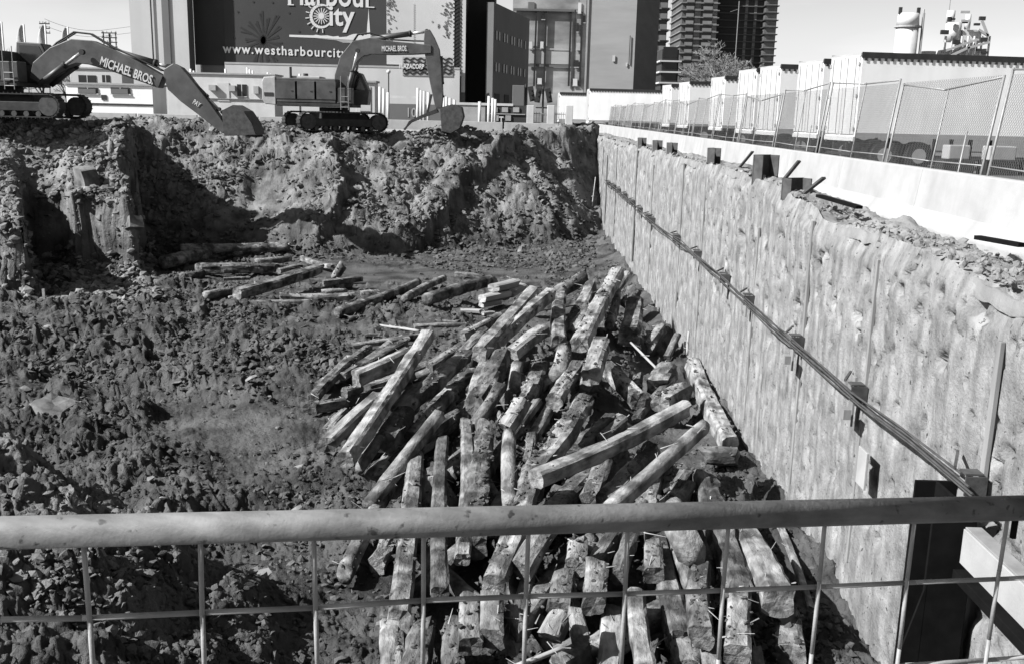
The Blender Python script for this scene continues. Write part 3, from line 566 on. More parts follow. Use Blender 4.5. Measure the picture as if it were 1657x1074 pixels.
# ------------------------------------------------------------------ the timbers themselves
def make_timber(name, p, q, wm, kind, mat, seed):
    d = q-p; L = d.length
    r = wm/2*(0.96 if kind in ('sq', 'blk') else 1.08); round_ = kind in ('rd', 'mud', 'stick')
    if kind == 'stick': r = wm/2*.8
    ns = int(min(44, max(6, L/.16))); nr = 16
    rr = np.random.default_rng(seed)
    ang = np.linspace(0, 2*math.pi, nr, endpoint=False)+math.pi/16
    if kind == 'mud': prof = (np.abs(np.cos(ang))**4+np.abs(np.sin(ang))**4)**(-1/4)
    elif round_: prof = np.ones(nr)
    else:
        e = 9.0; prof = (np.abs(np.cos(ang))**e+np.abs(np.sin(ang))**e)**(-1/e)
    hgt = {'sq': .85+.25*rr.random(), 'blk': .6}.get(kind, 1.0)
    s = np.linspace(0, 1, ns)
    S, A = np.meshgrid(s, ang, indexing='ij')
    amp = {'sq': .085, 'blk': .02, 'rd': .07, 'mud': .16, 'stick': .15}[kind]
    nz = fbm(S*L*1.5+seed*3.3, np.cos(A)*1.2+np.sin(A)*1.7+seed, seed, 3)*amp*1.6+fbm(S*L*7, A*3.2, seed+3, 3)*amp
    if kind == 'mud': nz = nz+np.maximum(fbm(S*L*2.3, A*1.5+5, seed+9, 3), 0)*.3*np.clip(np.sin(A)+.35, 0, 1)
    R = prof[None, :]*(1+nz)
    taper = 1-.10*rr.random()*S
    R = R*taper
    bow = (rr.random(2)-.5)*.035*L
    bx = np.sin(S*math.pi)*bow[0]; bz = np.sin(S*math.pi)*bow[1]
    Y = np.cos(A)*R*r+bx; Z = np.sin(A)*R*r*hgt+bz
    ph = rr.random(4)*6.28; bk = .9*(rr.random() < .3)+.12; jag = r*(bk*.6*np.cos(ang+ph[0])+bk*.25*np.cos(2*ang+ph[1])+.06*np.cos(5*ang+ph[2]))
    X = (S-.5)*L; X[0] += jag; X[-1] += r*(.4*np.cos(ang+ph[3])+.15*np.cos(3*ang+ph[1]))
    sl = (rr.random()-.5)*.5; X[0] += sl*np.cos(ang)*r
    V = np.stack([X, Y, Z], 2).reshape(-1, 3)
    V = np.vstack([V, [[-L/2+.01, bx[0, 0], bz[0, 0]], [L/2-.01, 0, 0]]])
    F = []
    for i in range(ns-1):
        for j in range(nr):
            a = i*nr+j; b = i*nr+(j+1) % nr; F += [(a, b, b+nr), (a, b+nr, a+nr)]
    c0 = ns*nr; c1 = c0+1; e0 = (ns-1)*nr
    for j in range(nr):
        F += [(c0, (j+1) % nr, j), (c1, e0+j, e0+(j+1) % nr)]
    o = npmesh(name, V, F, mat, smooth=kind in ('rd', 'stick'))
    if not round_: o.data.polygons.foreach_set('use_smooth', [False]*len(o.data.polygons))
    xd = d.normalized(); sd = Vector((0, 0, 1)).cross(xd).normalized(); ud = xd.cross(sd)
    roll = (rr.random()-.5)*(.35 if kind != 'blk' else .1)
    sd2 = sd*math.cos(roll)+ud*math.sin(roll); ud2 = ud*math.cos(roll)-sd*math.sin(roll)
    Mx = Matrix((xd, sd2, ud2)).transposed().to_4x4(); Mx.translation = (p+q)/2
    o.matrix_world = Mx
    if kind in ('mud', 'sq', 'rd') and (kind == 'mud' or rr.random() < .6) and L > .5:       # mud stuck to it
        n = int((48 if kind == 'mud' else 22)*min(3.0, L*.8+.4))
        u = rr.random(n); a = (math.pi/2)+(rr.random(n)-.5)*2.5
        pr = np.ones(n) if round_ else (np.abs(np.cos(a))**9+np.abs(np.sin(a))**9)**(-1/9)
        pos = np.stack([(u-.5)*L*.98, np.cos(a)*r*pr, np.sin(a)*r*pr*hgt], 1)
        sz = r*(.05+.22*rr.random(n)**3)
        scatter('stuck_mud', n, 1, pos, sz, M['mudlump'], None, None, parent=o, sink=0, flat=.8)
    return o
# lower courses of the heap, showing between the upper timbers
_rf = random.Random(5)
for _k in range(75):
    p, q, wm, kind, lab = HEAP[_rf.randrange(len(HEAP))]
    if kind == 'stick' or wm < .2: continue
    d = (q-p).normalized(); d = Matrix.Rotation(_rf.gauss(0, .35), 3, 'Z') @ d; d.z *= .4
    L = _rf.uniform(1.6, 3.4); c = p.lerp(q, _rf.random())+Vector((_rf.gauss(0, .55), _rf.gauss(0, .7), 0))
    c.z = min(c.z-_rf.uniform(.5, .9), FLOOR+.85)
    if c.z < FLOOR+.08 or c.x > 3.9 or c.y < 11.2 or c.x < -2.6 and c.y < 15: continue
    HEAP.append((c-d*L/2, c+d*L/2, _rf.uniform(.26, .42), _rf.choice(('sq', 'sq', 'mud')), None))
for _k in range(60):
    p, q, wm, kind, lab = HEAP[_rf.randrange(len(TIMBERS))]
    if kind == 'stick' or wm < .2: continue
    d = (q-p).normalized(); d = Matrix.Rotation(_rf.gauss(0, .18), 3, 'Z') @ d; d.z *= .7
    L = _rf.uniform(1.4, 2.8); c = p.lerp(q, _rf.random())+Vector((_rf.gauss(0, .4), _rf.gauss(0, .5), 0))
    c.z -= _rf.uniform(.22, .45)
    if c.z < FLOOR+.1 or c.x > 3.7 or c.y < 11.2 or c.x < -2.6 and c.y < 15: continue
    HEAP.append((c-d*L/2, c+d*L/2, _rf.uniform(.17, .28), _rf.choice(('sq', 'mud', 'sq', 'rd')), None))
GH = 'old timbers in the big heap'; GD = 'old timbers scattered below the bank'
GEN = {'sq': 'rough squared timber jumbled among others in the big heap', 'rd': 'round log jumbled among others in the big heap',
       'mud': 'mud-caked old timber jumbled among others in the big heap', 'stick': 'thin splintered stick lodged in the timber heap'}
GEND = {'sq': 'weathered plank or beam lying in the scattered debris below the bank', 'rd': 'rotten log lying in the scattered debris below the bank',
        'blk': 'small sawn timber block lying behind the heap', 'stick': 'thin stick lying in the scattered debris below the bank'}
for i, (p, q, wm, kind, lab) in enumerate(HEAP):
    nm = {'sq': 'squared_timber', 'rd': 'round_log', 'mud': 'muddy_timber', 'stick': 'wood_splinter'}[kind]
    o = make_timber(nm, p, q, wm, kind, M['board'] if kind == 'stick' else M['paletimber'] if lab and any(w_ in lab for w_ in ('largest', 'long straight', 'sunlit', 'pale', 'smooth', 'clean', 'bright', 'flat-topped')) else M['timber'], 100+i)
    if not lab:
        c = (p+q)/2; L = (q-p).length
        side = 'on the mud side of the heap' if c.x < -1.6 else ('on the wall side of the heap' if c.x > 1.3 else 'in the middle of the heap')
        end = 'towards the mesh fence' if c.y < 14.5 else ('towards the far bank' if c.y > 21 else 'about halfway back')
        lab = {'sq': 'rough squared timber', 'rd': 'round log', 'mud': 'mud-caked timber', 'stick': 'thin splintered stick'}[kind]
        lab = ('short ' if L < 1.5 else 'long ' if L > 3 else '')+('thick ' if wm > .42 else 'slim ' if wm < .27 and kind != 'stick' else '')+lab+' '+side+' '+end
    tag(o, lab, 'timber', GH)
for i, (p, q, wm, kind, lab) in enumerate(DEBRIS):
    nm = {'sq': 'squared_timber', 'rd': 'round_log', 'blk': 'timber_block', 'stick': 'wood_splinter'}[kind]
    o = make_timber(nm, p, q, wm, kind, M['board'] if kind in ('blk', 'stick') else M['timber'], 400+i)
    if not lab and kind == 'sq':
        c = (p+q)/2; L = (q-p).length
        lab = ('long ' if L > 2.5 else 'short ')+('weathered beam' if wm > .3 else 'weathered plank')+(' lying between the debris and the timber heap' if c.x > -7 else ' lying in the debris below the bank')
    tag(o, lab or GEND[kind], 'timber', GD)

# splinters, bark strips and roots lying over the heap
_sp = MB(); _rs = random.Random(77)
for _k in range(900):
    p, q, wm, kind, lab = HEAP[_rs.randrange(len(HEAP))] if _k % 4 else DEBRIS[_rs.randrange(len(DEBRIS))]
    c = p.lerp(q, _rs.random())+Vector((_rs.gauss(0, wm*.35), _rs.gauss(0, wm*.35), wm*.42))
    d = Vector((_rs.gauss(0, 1), _rs.gauss(0, 1), _rs.gauss(0, .45))).normalized(); L = _rs.uniform(.06, .35)
    _sp.tube(c-d*L/2, c+d*L/2, _rs.uniform(.004, .014), 3, .003)
_o = _sp.build('wood_splinters', M['board']); tag(_o, 'loose splinters and bark strips strewn over the old timbers', 'splinters'); _o['kind'] = 'stuff'

# ------------------------------------------------------------------ shoring wall
WY0, WY1 = 3.2, 80.0
def wall_top(y): return np.interp(y, [3, 9, 11, 13.5, 15, 17, 19, 22, 28, 40, 64], [.05, .08, .14, .20, .18, .26, .45, .50, .50, .45, .35])
def topn(y): return wall_top(y)+fbm(y*.9, y*0, 5, 5)*.14
wall = thing('shoring_wall', 'tall pale scraped concrete shoring wall along the side of the pit', 'retaining wall')
PILEY = [4.2, 7.0]+[onx(px_, py_, WALLX).y for px_, py_ in ((1590, 765), (1400, 620), (1300, 530), (1220, 470), (1180, 435), (1135, 400), (1100, 375), (1060, 345))]+[36.4, 39, 42, 45, 48, 51, 54, 57, 60, 64, 69, 75, 81]
for i in range(len(PILEY)-1):
    ya, yb = PILEY[i], PILEY[i+1]
    ny = max(12, int((yb-ya)/(.035 if ya < 24 else .1))); nz = 110 if ya < 24 else 60
    Y, T = np.meshgrid(np.linspace(ya, yb, ny), np.linspace(0, 1, nz), indexing='ij')
    top = topn(Y)
    Z = -6.0+(top+6.0)*T
    D = fbm(Y*1.6, Z*.3, 101, 4)*.04+fbm(Y*7, Z*1.6, 102, 4)*.010+fbm(Y*1.0, Z*.8, 103, 5)*.045+fbm(Y*6, Z*5, 108, 5)*.018
    D = D+np.maximum(vn(Y*.45, Z*.1, 104)-.55, 0)*.12
    pit_ = np.maximum(fbm(Y*6, Z*5, 105, 3)-.44, 0)*1.1+np.maximum(fbm(Y*2.4, Z*2.2, 106, 5)-.40, 0)*.7
    D = D+pit_*np.clip((Z+4.6)/3, .35, 1)
    edge = 0
    X = WALLX+D+.02
    up = np.maximum(Z-(top-.30-.25*fbm(Y*.7, Z*0, 109, 3)), 0); X = X+up*.35
    a = np.arange((ny-1)*(nz-1)); r_ = a//(nz-1); c_ = a % (nz-1); b = r_*nz+c_
    V = np.stack([X, Y, Z], 2).reshape(-1, 3)
    npmesh('concrete_panel', V, np.stack([b, b+nz, b+nz+1, b+1], 1), M['wall'], wall)
    if i > 0 and i not in (6, 9, 11, 13, 14, 16):                   # exposed steel flange at the joint
        y0 = ya; zt = float(wall_top(np.array([y0]))[0])
        zt2 = zt-(.15, .9, .5, .3)[i % 4]
        w = .05 if i % 2 else .09
        mb = MB().box((WALLX+.012, y0, (zt2-4.4)/2), (.05, w, zt2+4.4)); mb.box((WALLX+.10, y0, (zt2-4.4)/2), (.16, .02, zt2+4.38))
        mb.build('soldier_pile', M['pile'], wall, bevel=.006)
# backing soil behind the wall and the verge up to the barrier
ny, nx = 900, 60
Y, T = np.meshgrid(4*np.exp(np.linspace(0, 1, ny)*math.log(80/4.0)), np.linspace(0, 1, nx), indexing='ij')
zt = topn(Y)*(1-T)+np.interp(Y, [4, 9, 12, 18, 25, 40, 80], [-.12, -.10, -.06, .05, .22, .30, .30])*T
X = WALLX+.10+(6.6-WALLX)*T
Z = zt-.05+(fbm(X*.8, Y*.8, 121, 4)*.10+.02)*np.clip(T*4, 0, 1)*np.clip((1-T)*3, 0, 1)+(np.abs(fbm(X*3, Y*3, 122, 4))*.09+np.abs(fbm(X*9, Y*9, 124, 3))*.05)*np.clip(T*6, .2, 1)
Z = Z+np.maximum(fbm(X*1.2, Y*.45, 123, 3)-.05, 0)*.45*np.exp(-((T-.35)/.3)**2)*np.where(Y < 20, 1, .5)
Z = Z-T*.03
Z[:, 0] -= .15
a = np.arange((ny-1)*(nx-1)); r_ = a//(nx-1); c_ = a % (nx-1); b = r_*nx+c_
structure(npmesh('verge_soil', np.stack([X, Y, Z], 2).reshape(-1, 3), np.stack([b, b+1, b+nx+1, b+nx], 1), M['berm']))
n = 1500; y = 9*(60/9.0)**rng.random(n); x = WALLX+.15+1.1*rng.random(n)**1.3
pos = np.stack([x, y, wall_top(y)*(1-.5*(x-WALLX-.15))+.03*rng.random(n)], 1)
scatter('verge_clods', n, 1, pos, .012+.06*rng.random(n)**4, M['berm'], 'dry soil lumps along the top of the shoring wall', 'soil clods', sink=.1)

# tie rods strung along the wall with their brackets
tr = thing('tie_rod_line', 'line of thin dark steel rods strung along brackets on the shoring wall', 'steel rods', loc=(WALLX, 20, -1.9))
TRZ = lambda y: -1.86+.05*math.sin(y*.3)
def loc(v): return Vector(v)-Vector((WALLX, 20, -1.9))
for k in range(4):
    mb = MB(); pts = []
    y = PILEY[2]-.5+.15*k
    while y < 57:
        j = random.uniform(-.03, .03)
        pts.append(loc((WALLX-.20-.035*(k % 2)+random.uniform(-.02, .02), y, TRZ(y)+.05*(k-1.5)*(1+.4*math.sin(y*1.1+k))+j)))
        y += 1.7 if y < 30 else 4
    mb.path(pts, .013, 6).build('rod', M['rust'], tr)
for i, y in enumerate(PILEY[2:17]):
    z = TRZ(y); X = WALLX
    hgt = .7 if i in (1, 2) else .42
    MB().box(loc((X-.115, y+.12, z-.18)), (.03, .17, hgt)).build('hanger_plate', M['plate'], tr, bevel=.004)
    mb = MB().box(loc((X-.11, y-.12, z-.02)), (.22, .02, .20)); mb.box(loc((X-.13, y-.04, z+.10)), (.18, .16, .02))
    mb.build('bracket', M['rust'], tr)
    mb = MB().bar(loc((X-.02, y+.55, z+.12)), loc((X-.26, y+.05, z+.12)), .03, .03); mb.build('strut', M['rust'], tr)
    if i < 3:
        MB().box(loc((X-.26, y-.10, z-.30)), (.10, .16, .14)).build('wedge_block', M['plate'], tr)

# steel plates and pile stubs along the wall top
def stub(px, Y, w, h, label, name='pile_stub', mat='plate', tilt=0.0, depth=.22, px2=None):
    z = float(wall_top(np.array([Y]))[0])
    o = thing(name, label, 'steel plate', 'steel pieces along the wall top', loc=(WALLX+.22, Y, z-.15), rz=tilt)
    MB().box((0, 0, h/2), (.025, w, h)).build('plate', M[mat], o, bevel=.004)
    MB().box((depth/2+.013, w/2-.02, h/2), (depth, .025, h-.01)).build('flange', M['rust'], o)
    MB().box((depth/2+.013, -w/2+.02, h/2), (depth, .025, h-.01)).build('flange', M['rust'], o)
    return o
stub(1212, 20.8, .55, .62, 'box-shaped rusty steel plate standing on the wall top, the larger of two', mat='rust', tilt=-.9)
stub(1265, 18.3, .50, .40, 'low bent steel plate on the wall top beside the larger box-shaped one', mat='rust', tilt=-1.1)
stub(1130, 26.6, .30, .55, 'narrow pale steel stub rising from the wall top', mat='plate', tilt=-.8)
for Y in (34.2, 38, 43):
    stub(0, Y, .32, .5, 'short pale steel stub at the far end of the wall top', mat='plate', tilt=-.8)
def strip(pa, pb, w, t, name, label, mat, cat='scrap steel', group='scrap along the wall top'):
    o = MB().bar((0, 0, 0), Vector(pb)-Vector(pa), w, t).build(name, M[mat], None, bevel=.004); o.location = pa
    return tag(o, label, cat, group)
pz = lambda y: float(wall_top(np.array([y]))[0])
strip((5.15, 24.0, pz(24)+.02), (5.35, 23.6, pz(24)+.42), .08, .03, 'bent_bar', 'thin bent steel bar sticking up behind the wall top', 'rust')
strip((5.0, 16.9, pz(17)+.16), (5.3, 15.7, pz(16)+.12), .12, .05, 'steel_offcut', 'dark flat steel offcut lying on the soil above the wall', 'black')
strip((5.55, 12.1, pz(12)+.15), (5.75, 11.4, pz(12)+.15), .10, .05, 'steel_offcut', 'small dark steel offcut lying close against the white barrier', 'black')
strip((5.65, 10.3, pz(10)+.14), (5.95, 9.3, pz(10)+.13), .14, .05, 'steel_offcut', 'long dark steel offcut lying against the white barrier foot', 'black')
strip((5.05, 19.5, pz(19)+.05), (5.25, 19.2, pz(19)+.45), .09, .04, 'bent_bar', 'short dark bar leaning between the two steel plates', 'rust')
strip((4.95, 17.6, pz(18)+.05), (5.15, 17.2, pz(18)+.35), .09, .04, 'bent_bar', 'small dark bar leaning past the low bent plate', 'rust')

# near corner: H-pile and pale waler
hp = thing('steel_h_pile', 'black steel H-pile standing at the near end of the shoring wall', 'steel pile', loc=(4.36, onx(1518, 900, 4.36).y, FLOOR-.3))
H = 3.5
for nm, c, d in (('web', (0, 0, H/2), (.03, .46, H)), ('flange', (0, -.25, H/2), (.44, .035, H)), ('flange', (0, .25, H/2), (.44, .035, H))):
    MB().box(c, d).build(nm, M['black'], hp, bevel=.005)  # shade on the pile is put into the black colour
MB().prism([(-.42, 0), (-.2, 0), (-.2, 2.6), (-.42, 1.7)], 'y', -.27, -.24).build('gusset_plate', M['black'], hp)
wl = thing('waler_beam', 'pale steel waler beam bolted to the near end of the shoring wall', 'steel beam', loc=(4.45, hp.location.y-1.95, -2.40))
MB().box((-.02, 0, 0), (.03, 3.2, .36)).build('web_plate', M['conc'], wl, bevel=.005)
MB().box((.06, 0, .19), (.16, 3.2, .02)).build('flange', M['plate'], wl, bevel=.005)
MB().box((-.02, 0, -.30), (.14, 3.2, .10)).build('flange', M['black'], wl, bevel=.005)  # black bar standing for the shadow gap under the beam
pl = MB().box((0, 0, 0), (.03, .32, .5)).build('lagging_plate', M['conc'], None, bevel=.005); pl.location = (4.52, 12.3, -2.75)
tag(pl, 'small bright plate fixed to the wall beside the black H-pile', 'steel plate')
stk = MB().tube((0, 0, 0), (.25, .5, 2.6), .035, 6).build('wooden_stake', M['board'], None); stk.location = onz(955, 358, FLOOR+.6)
tag(stk, 'thin pale stake leaning in the far corner of the pit', 'stake')
sk2 = MB().box((0, 0, .25), (.09, .05, .55)).build('wooden_stake', M['board'], None); sk2.location = onz(72, 492, FLOOR)
tag(sk2, 'short pale stake standing at the mouth of the shaded hollow', 'stake')

# boulder and slabs on the left bank
def rock(name, px, py, Y, s, label, sq=(1, 1, 1), seed=1):
    bm = bmesh.new(); bmesh.ops.create_cube(bm, size=2.0); bmesh.ops.subdivide_edges(bm, edges=bm.edges[:], cuts=2, use_grid_fill=True)
    r = random.Random(seed)
    for v in bm.verts:
        v.co = Vector((v.co.x*sq[0]*(1-.22*(v.co.z+1)/2), v.co.y*sq[1]*(1-.2*(v.co.z+1)/2), v.co.z*sq[2]))*s
        v.co += Vector((r.uniform(-1, 1), r.uniform(-1, 1), r.uniform(-1, 1)))*s*.10
    me = bpy.data.meshes.new(name); bm.to_mesh(me); bm.free(); me.materials.append(M['stone'])
    o = bpy.data.objects.new(name, me); COL.objects.link(o); p = at(px, py, Y)
    o.location = p; o.rotation_euler = (r.uniform(-.3, .3), r.uniform(-.3, .3), r.uniform(0, 3))
    g = terrain(np.array([p.x]), np.array([p.y]))[0]; o.location.z = g+s*sq[2]*.55
    return tag(o, label, 'rock')
rock('boulder', 140, 285, 41.6, .55, 'big pale angular boulder perched on the left bank', (1, .7, 1), 3)
rock('stone_slab', 60, 297, 38.5, .45, 'flat pale slab lying on the left bank below the boulder', (1.4, .8, .25), 5)
rock('boulder', 215, 335, 39.9, .3, 'small pale rock on the strata ledge of the left bank', (1, 1, .8), 8)
rock('stone_slab', 90, 690, 20.5, .42, 'flat smooth slab half sunk in the left mud', (1.5, 1.0, .2), 9)
rock('boulder', 847, 405, 49, .22, 'lone pale stone on the pit floor below the bank', (1, 1, .8), 12)
# ------------------------------------------------------------------ white barrier, chain-link fence
BX = 6.1
def barrier_section(y0, y1, label, x=BX, h=.96, mat='conc', rz=None, loc3=None, name='concrete_barrier', group='white barriers along the wall'):
    L = y1-y0
    prof = [(0, -.1), (0, .12), (.16, .36), (.24, h), (.40, h), (.48, .36), (.64, .12), (.64, -.1)]
    mb = MB(); mb.prism([(a, b) for a, b in prof], 'y', 0.004, L-.004)
    o = mb.build(name, M[mat], None, bevel=.02); o.location = (x, y0, 0) if loc3 is None else loc3
    if rz is not None: o.rotation_euler[2] = rz
    return tag(o, label, 'barrier', group)
ys = [4.0]
while ys[-1] < 92: ys.append(ys[-1]+4.0)
for a, b in zip(ys[:-1], ys[1:]):
    barrier_section(a, b, 'smooth white concrete barrier section along the top of the shoring wall')
FX = 7.15
def lean(z, y): return FX+.115*z+.03*math.sin(y*.9)
FENCEY = [9.0, 12.4, 15.9, 20.2, 24.9, 29.5, 34.2, 39, 44, 49, 54, 59, 64, 69, 74, 79, 84, 89, 94]
for i in range(len(FENCEY)-1):
    a, b = FENCEY[i], FENCEY[i+1]
    f = thing('chain_link_panel', 'leaning chain-link fence panel behind the white barrier', 'fence', 'fence panels along the parking lot', loc=(FX, a, 0))
    def q(y, z): return Vector((lean(z, y)-FX, y-a, z))
    ta = 2.48+.10*math.sin(i*2.1); tb = 2.48+.10*math.sin(i*2.1+.9); mid = -.05-.05*(i % 3)
    tops = [q(a+.12, ta), q((a+b)/2, (ta+tb)/2+mid), q(b-.12, tb)]
    MB().path(tops, .017, 6).build('top_rail', M['galv'], f, True)
    MB().path([q(a+.12, 1.02), q((a+b)/2, 1.0), q(b-.12, 1.02)], .014, 6).build('lower_rail', M['galv'], f, True)
    for y, t, lb in ((a+.12, ta, 'post'), (b-.12, tb, 'post'), ((a+b)/2+random.uniform(-.3, .3), (ta+tb)/2+mid, 'mid_post')):
        MB().tube(q(y, 0), q(y, t+.03), .022 if lb == 'post' else .015, 6).build(lb, M['galv'], f, True)
    if i % 2 == 0: MB().tube(q(a+.9, 0), q(a+.95, 1.55), .016, 5).build('stake', M['galv'], f, True)
    L = b-a-.24; z0 = .12; Hh = 2.3; st = .075 if b < 35 else .16
    mb = MB(); nd = int((L+Hh)/st)
    for k in range(nd):
        s = k*st
        for sgn in (1, -1):
            ya, za = (s, 0) if s < L else (L, s-L)
            yb, zb = (s-Hh, Hh) if s-Hh > 0 else (0, s)
            if za > Hh: continue
            if sgn < 0: ya, yb = L-ya, L-yb
            P = q(a+.12+ya, z0+za); Q = q(a+.12+yb, z0+zb)
            mb.tube(P, Q, .0026 if b < 35 else .003, 3, cap=False)
    o = mb.build('wire_mesh', M['link'], f); o['kind'] = 'stuff'
# small diamond sign on the nearest panel
sg = MB().box((0, 0, 0), (.012, .24, .24), Matrix.Rotation(math.radians(45), 3, 'X')).build('diamond_sign', M['concg'], None)
sg.location = at(1640, 191, 14.55); sg.location.x = lean(sg.location.z, 14.5)-.05; tag(sg, 'small grey diamond sign wired to the chain-link fence', 'sign')

# ------------------------------------------------------------------ near mesh fence
def railpt(px, py, dep): return at(px, py, dep)
RA = railpt(-260, 868, 1.13); RB = railpt(1900, 815, 1.68)
fence = thing('mesh_fence', 'worn steel pipe rail with wire mesh hanging below it', 'fence', loc=(RA.x, RA.y, 0))
fo = Vector((RA.x, RA.y, 0))
JN = RA.lerp(RB, .845)
MB().tube(RA-fo, JN-fo, .0215, 20).build('top_rail', M['rail'], fence, True)
MB().tube(JN-fo, RB-fo, .0208, 20).build('top_rail', M['rail'], fence, True)
mb = MB(); dd = (RB-RA).normalized()
for k in range(2):
    c = JN-fo-dd*(.004*k); pr = None
    pts = [c+Vector((0, 0, 1))*math.cos(t)*.027+dd.cross(Vector((0, 0, 1)))*math.sin(t)*.027+dd*(.006*t) for t in np.linspace(0, 6.5, 15)]
    mb.path(pts, .0022, 5)
mb.build('tie_wire', M['black'], fence)
MB().tube(JN-fo+Vector((-.012, 0, -.02)), JN-fo+Vector((-.012, 0, -.055)), .006, 6).build('clamp_bolt', M['black'], fence)
nrm = dd.cross(Vector((0, 0, 1))).normalized()
def onfence(px, py):                                # on the upright plane through the rail
    d = ray(px, py); t = (RA-EYE).dot(nrm)/d.dot(nrm); return EYE+d*t
for px, py in ((-60, 900), (132, 892), (322, 885), (507, 880), (684, 872), (856, 866), (1017, 860), (1180, 855), (1338, 852), (1484, 850), (1634, 842), (1780, 835)):
    p = onfence(px, py-34)-fo; pts = []; sw = random.uniform(-.012, .012)
    for k in range(8):
        z = p.z-k*.13; pts.append(Vector((p.x, p.y, z))+dd*(sw*k/7+random.uniform(-.0015, .0015))+nrm*random.uniform(-.001, .001))
    MB().path(pts, .0036, 7).build('upright_wire', M['wire'], fence, True)
hw = [(-120, 1010), (0, 1005), (132, 1003), (322, 994), (507, 986), (684, 974), (856, 967), (1017, 963), (1180, 957), (1338, 951), (1484, 944), (1634, 938), (1780, 930)]
for dz in (0, -.155, -.31, -.46):
    MB().path([onfence(*q_)-fo+Vector((0, 0, dz))-nrm*.006 for q_ in hw], .0041, 7).build('cross_wire', M['wire'], fence, True)

# ------------------------------------------------------------------ excavators (x forward, z up; right flank towards the pit)
def track(parent, y0, heading, L, name='track', off=(0, 0)):
    """one crawler: belt of shoes, frame, rollers, sprocket and idler"""
    R = Matrix.Rotation(heading, 3, 'Z'); r = .51; W = .62
    t = bpy.data.objects.new(name, None); COL.objects.link(t); t.parent = parent; t.rotation_euler[2] = heading
    t.location = (off[0], off[1], 0)
    mb = MB(); per = []
    ns = 22
    for k in range(ns): per.append((-L/2+r+(L-2*r)*k/ns, 2*r, 0, 1))
    for k in range(9): a = math.pi/2-math.pi*k/9; per.append((L/2-r+r*math.cos(a), r+r*math.sin(a), math.cos(a), math.sin(a)))
    for k in range(ns): per.append((L/2-r-(L-2*r)*k/ns, 0, 0, -1))
    for k in range(9): a = -math.pi/2-math.pi*k/9; per.append((-L/2+r+r*math.cos(a), r+r*math.sin(a), math.cos(a), math.sin(a)))
    for (x, z, nx_, nz_) in per:
        Rm = Matrix(((nz_, 0, nx_), (0, 1, 0), (-nx_, 0, nz_)))
        mb.box((x-nx_*.03, y0, z-nz_*.03+.03), (.19, W, .05), Rm); mb.box((x+nx_*.015, y0, z+nz_*.015+.03), (.035, W, .05), Rm)
    o = mb.build('belt_shoes', M['excd'], t)
    MB().box((0, y0, .50), (L-.9, W*.62, .42)).build('track_frame', M['excd'], t, bevel=.04)
    MB().tube((L/2-r, y0-W*.42, r+.03), (L/2-r, y0+W*.42, r+.03), r-.09, 18).build('idler', M['rust'], t)
    MB().tube((-L/2+r, y0-W*.42, r+.03), (-L/2+r, y0+W*.42, r+.03), r-.09, 18).build('sprocket', M['rust'], t)
    for k in range(7):
        x = -L/2+r+.45+(L-2*r-.9)*k/6
        MB().tube((x, y0-W*.40, .19), (x, y0+W*.40, .19), .12, 12).build('roller', M['rust'], t)
    return t
def limb(parent, name, pts, w, mat, bevel=.03):
    """boxed arm: list of (x, z, half depth) stations swept in the x-z plane, w wide"""
    n = len(pts); up = []; dn = []
    for i, (x, z, h) in enumerate(pts):
        a = Vector(pts[max(i-1, 0)][:2]); b = Vector(pts[min(i+1, n-1)][:2]); d = (b-a).normalized(); nn = Vector((-d.y, d.x))
        up.append((x+nn.x*h, z+nn.y*h)); dn.append((x-nn.x*h, z-nn.y*h))
    V = []; F = []
    for s in (-w/2, w/2):
        V += [(p[0], s, p[1]) for p in up]+[(p[0], s, p[1]) for p in dn]
    m = 2*n
    for i in range(n-1):
        F += [(i, i+1, n+i+1, n+i), (m+i, m+n+i, m+n+i+1, m+i+1), (i, m+i, m+i+1, i+1), (n+i, n+i+1, m+n+i+1, m+n+i)]
    F += [(0, n, m+n, m), (n-1, m+n-1, m+2*n-1, 2*n-1)]
    return MB().add(V, F).build(name, mat, parent, bevel=bevel)
def ram(parent, name, a, b, frac, r, ys):
    for y in ys:
        A = Vector((a[0], y, a[1])); B = Vector((b[0], y, b[1])); C = A.lerp(B, frac)
        c = MB().tube(A, C, r, 12).build(name, M['exc'], parent, True)
        MB().tube(C-(B-A).normalized()*.12, C, r*1.18, 12).build('gland', M['excd'], c, True)
        MB().tube(C, B, r*.55, 10).build('piston_rod', M['chrome'], c, True)
        MB().tube(B-Vector((0, .1, 0)), B+Vector((0, .1, 0)), r*.9, 10).build('pin', M['excd'], c)
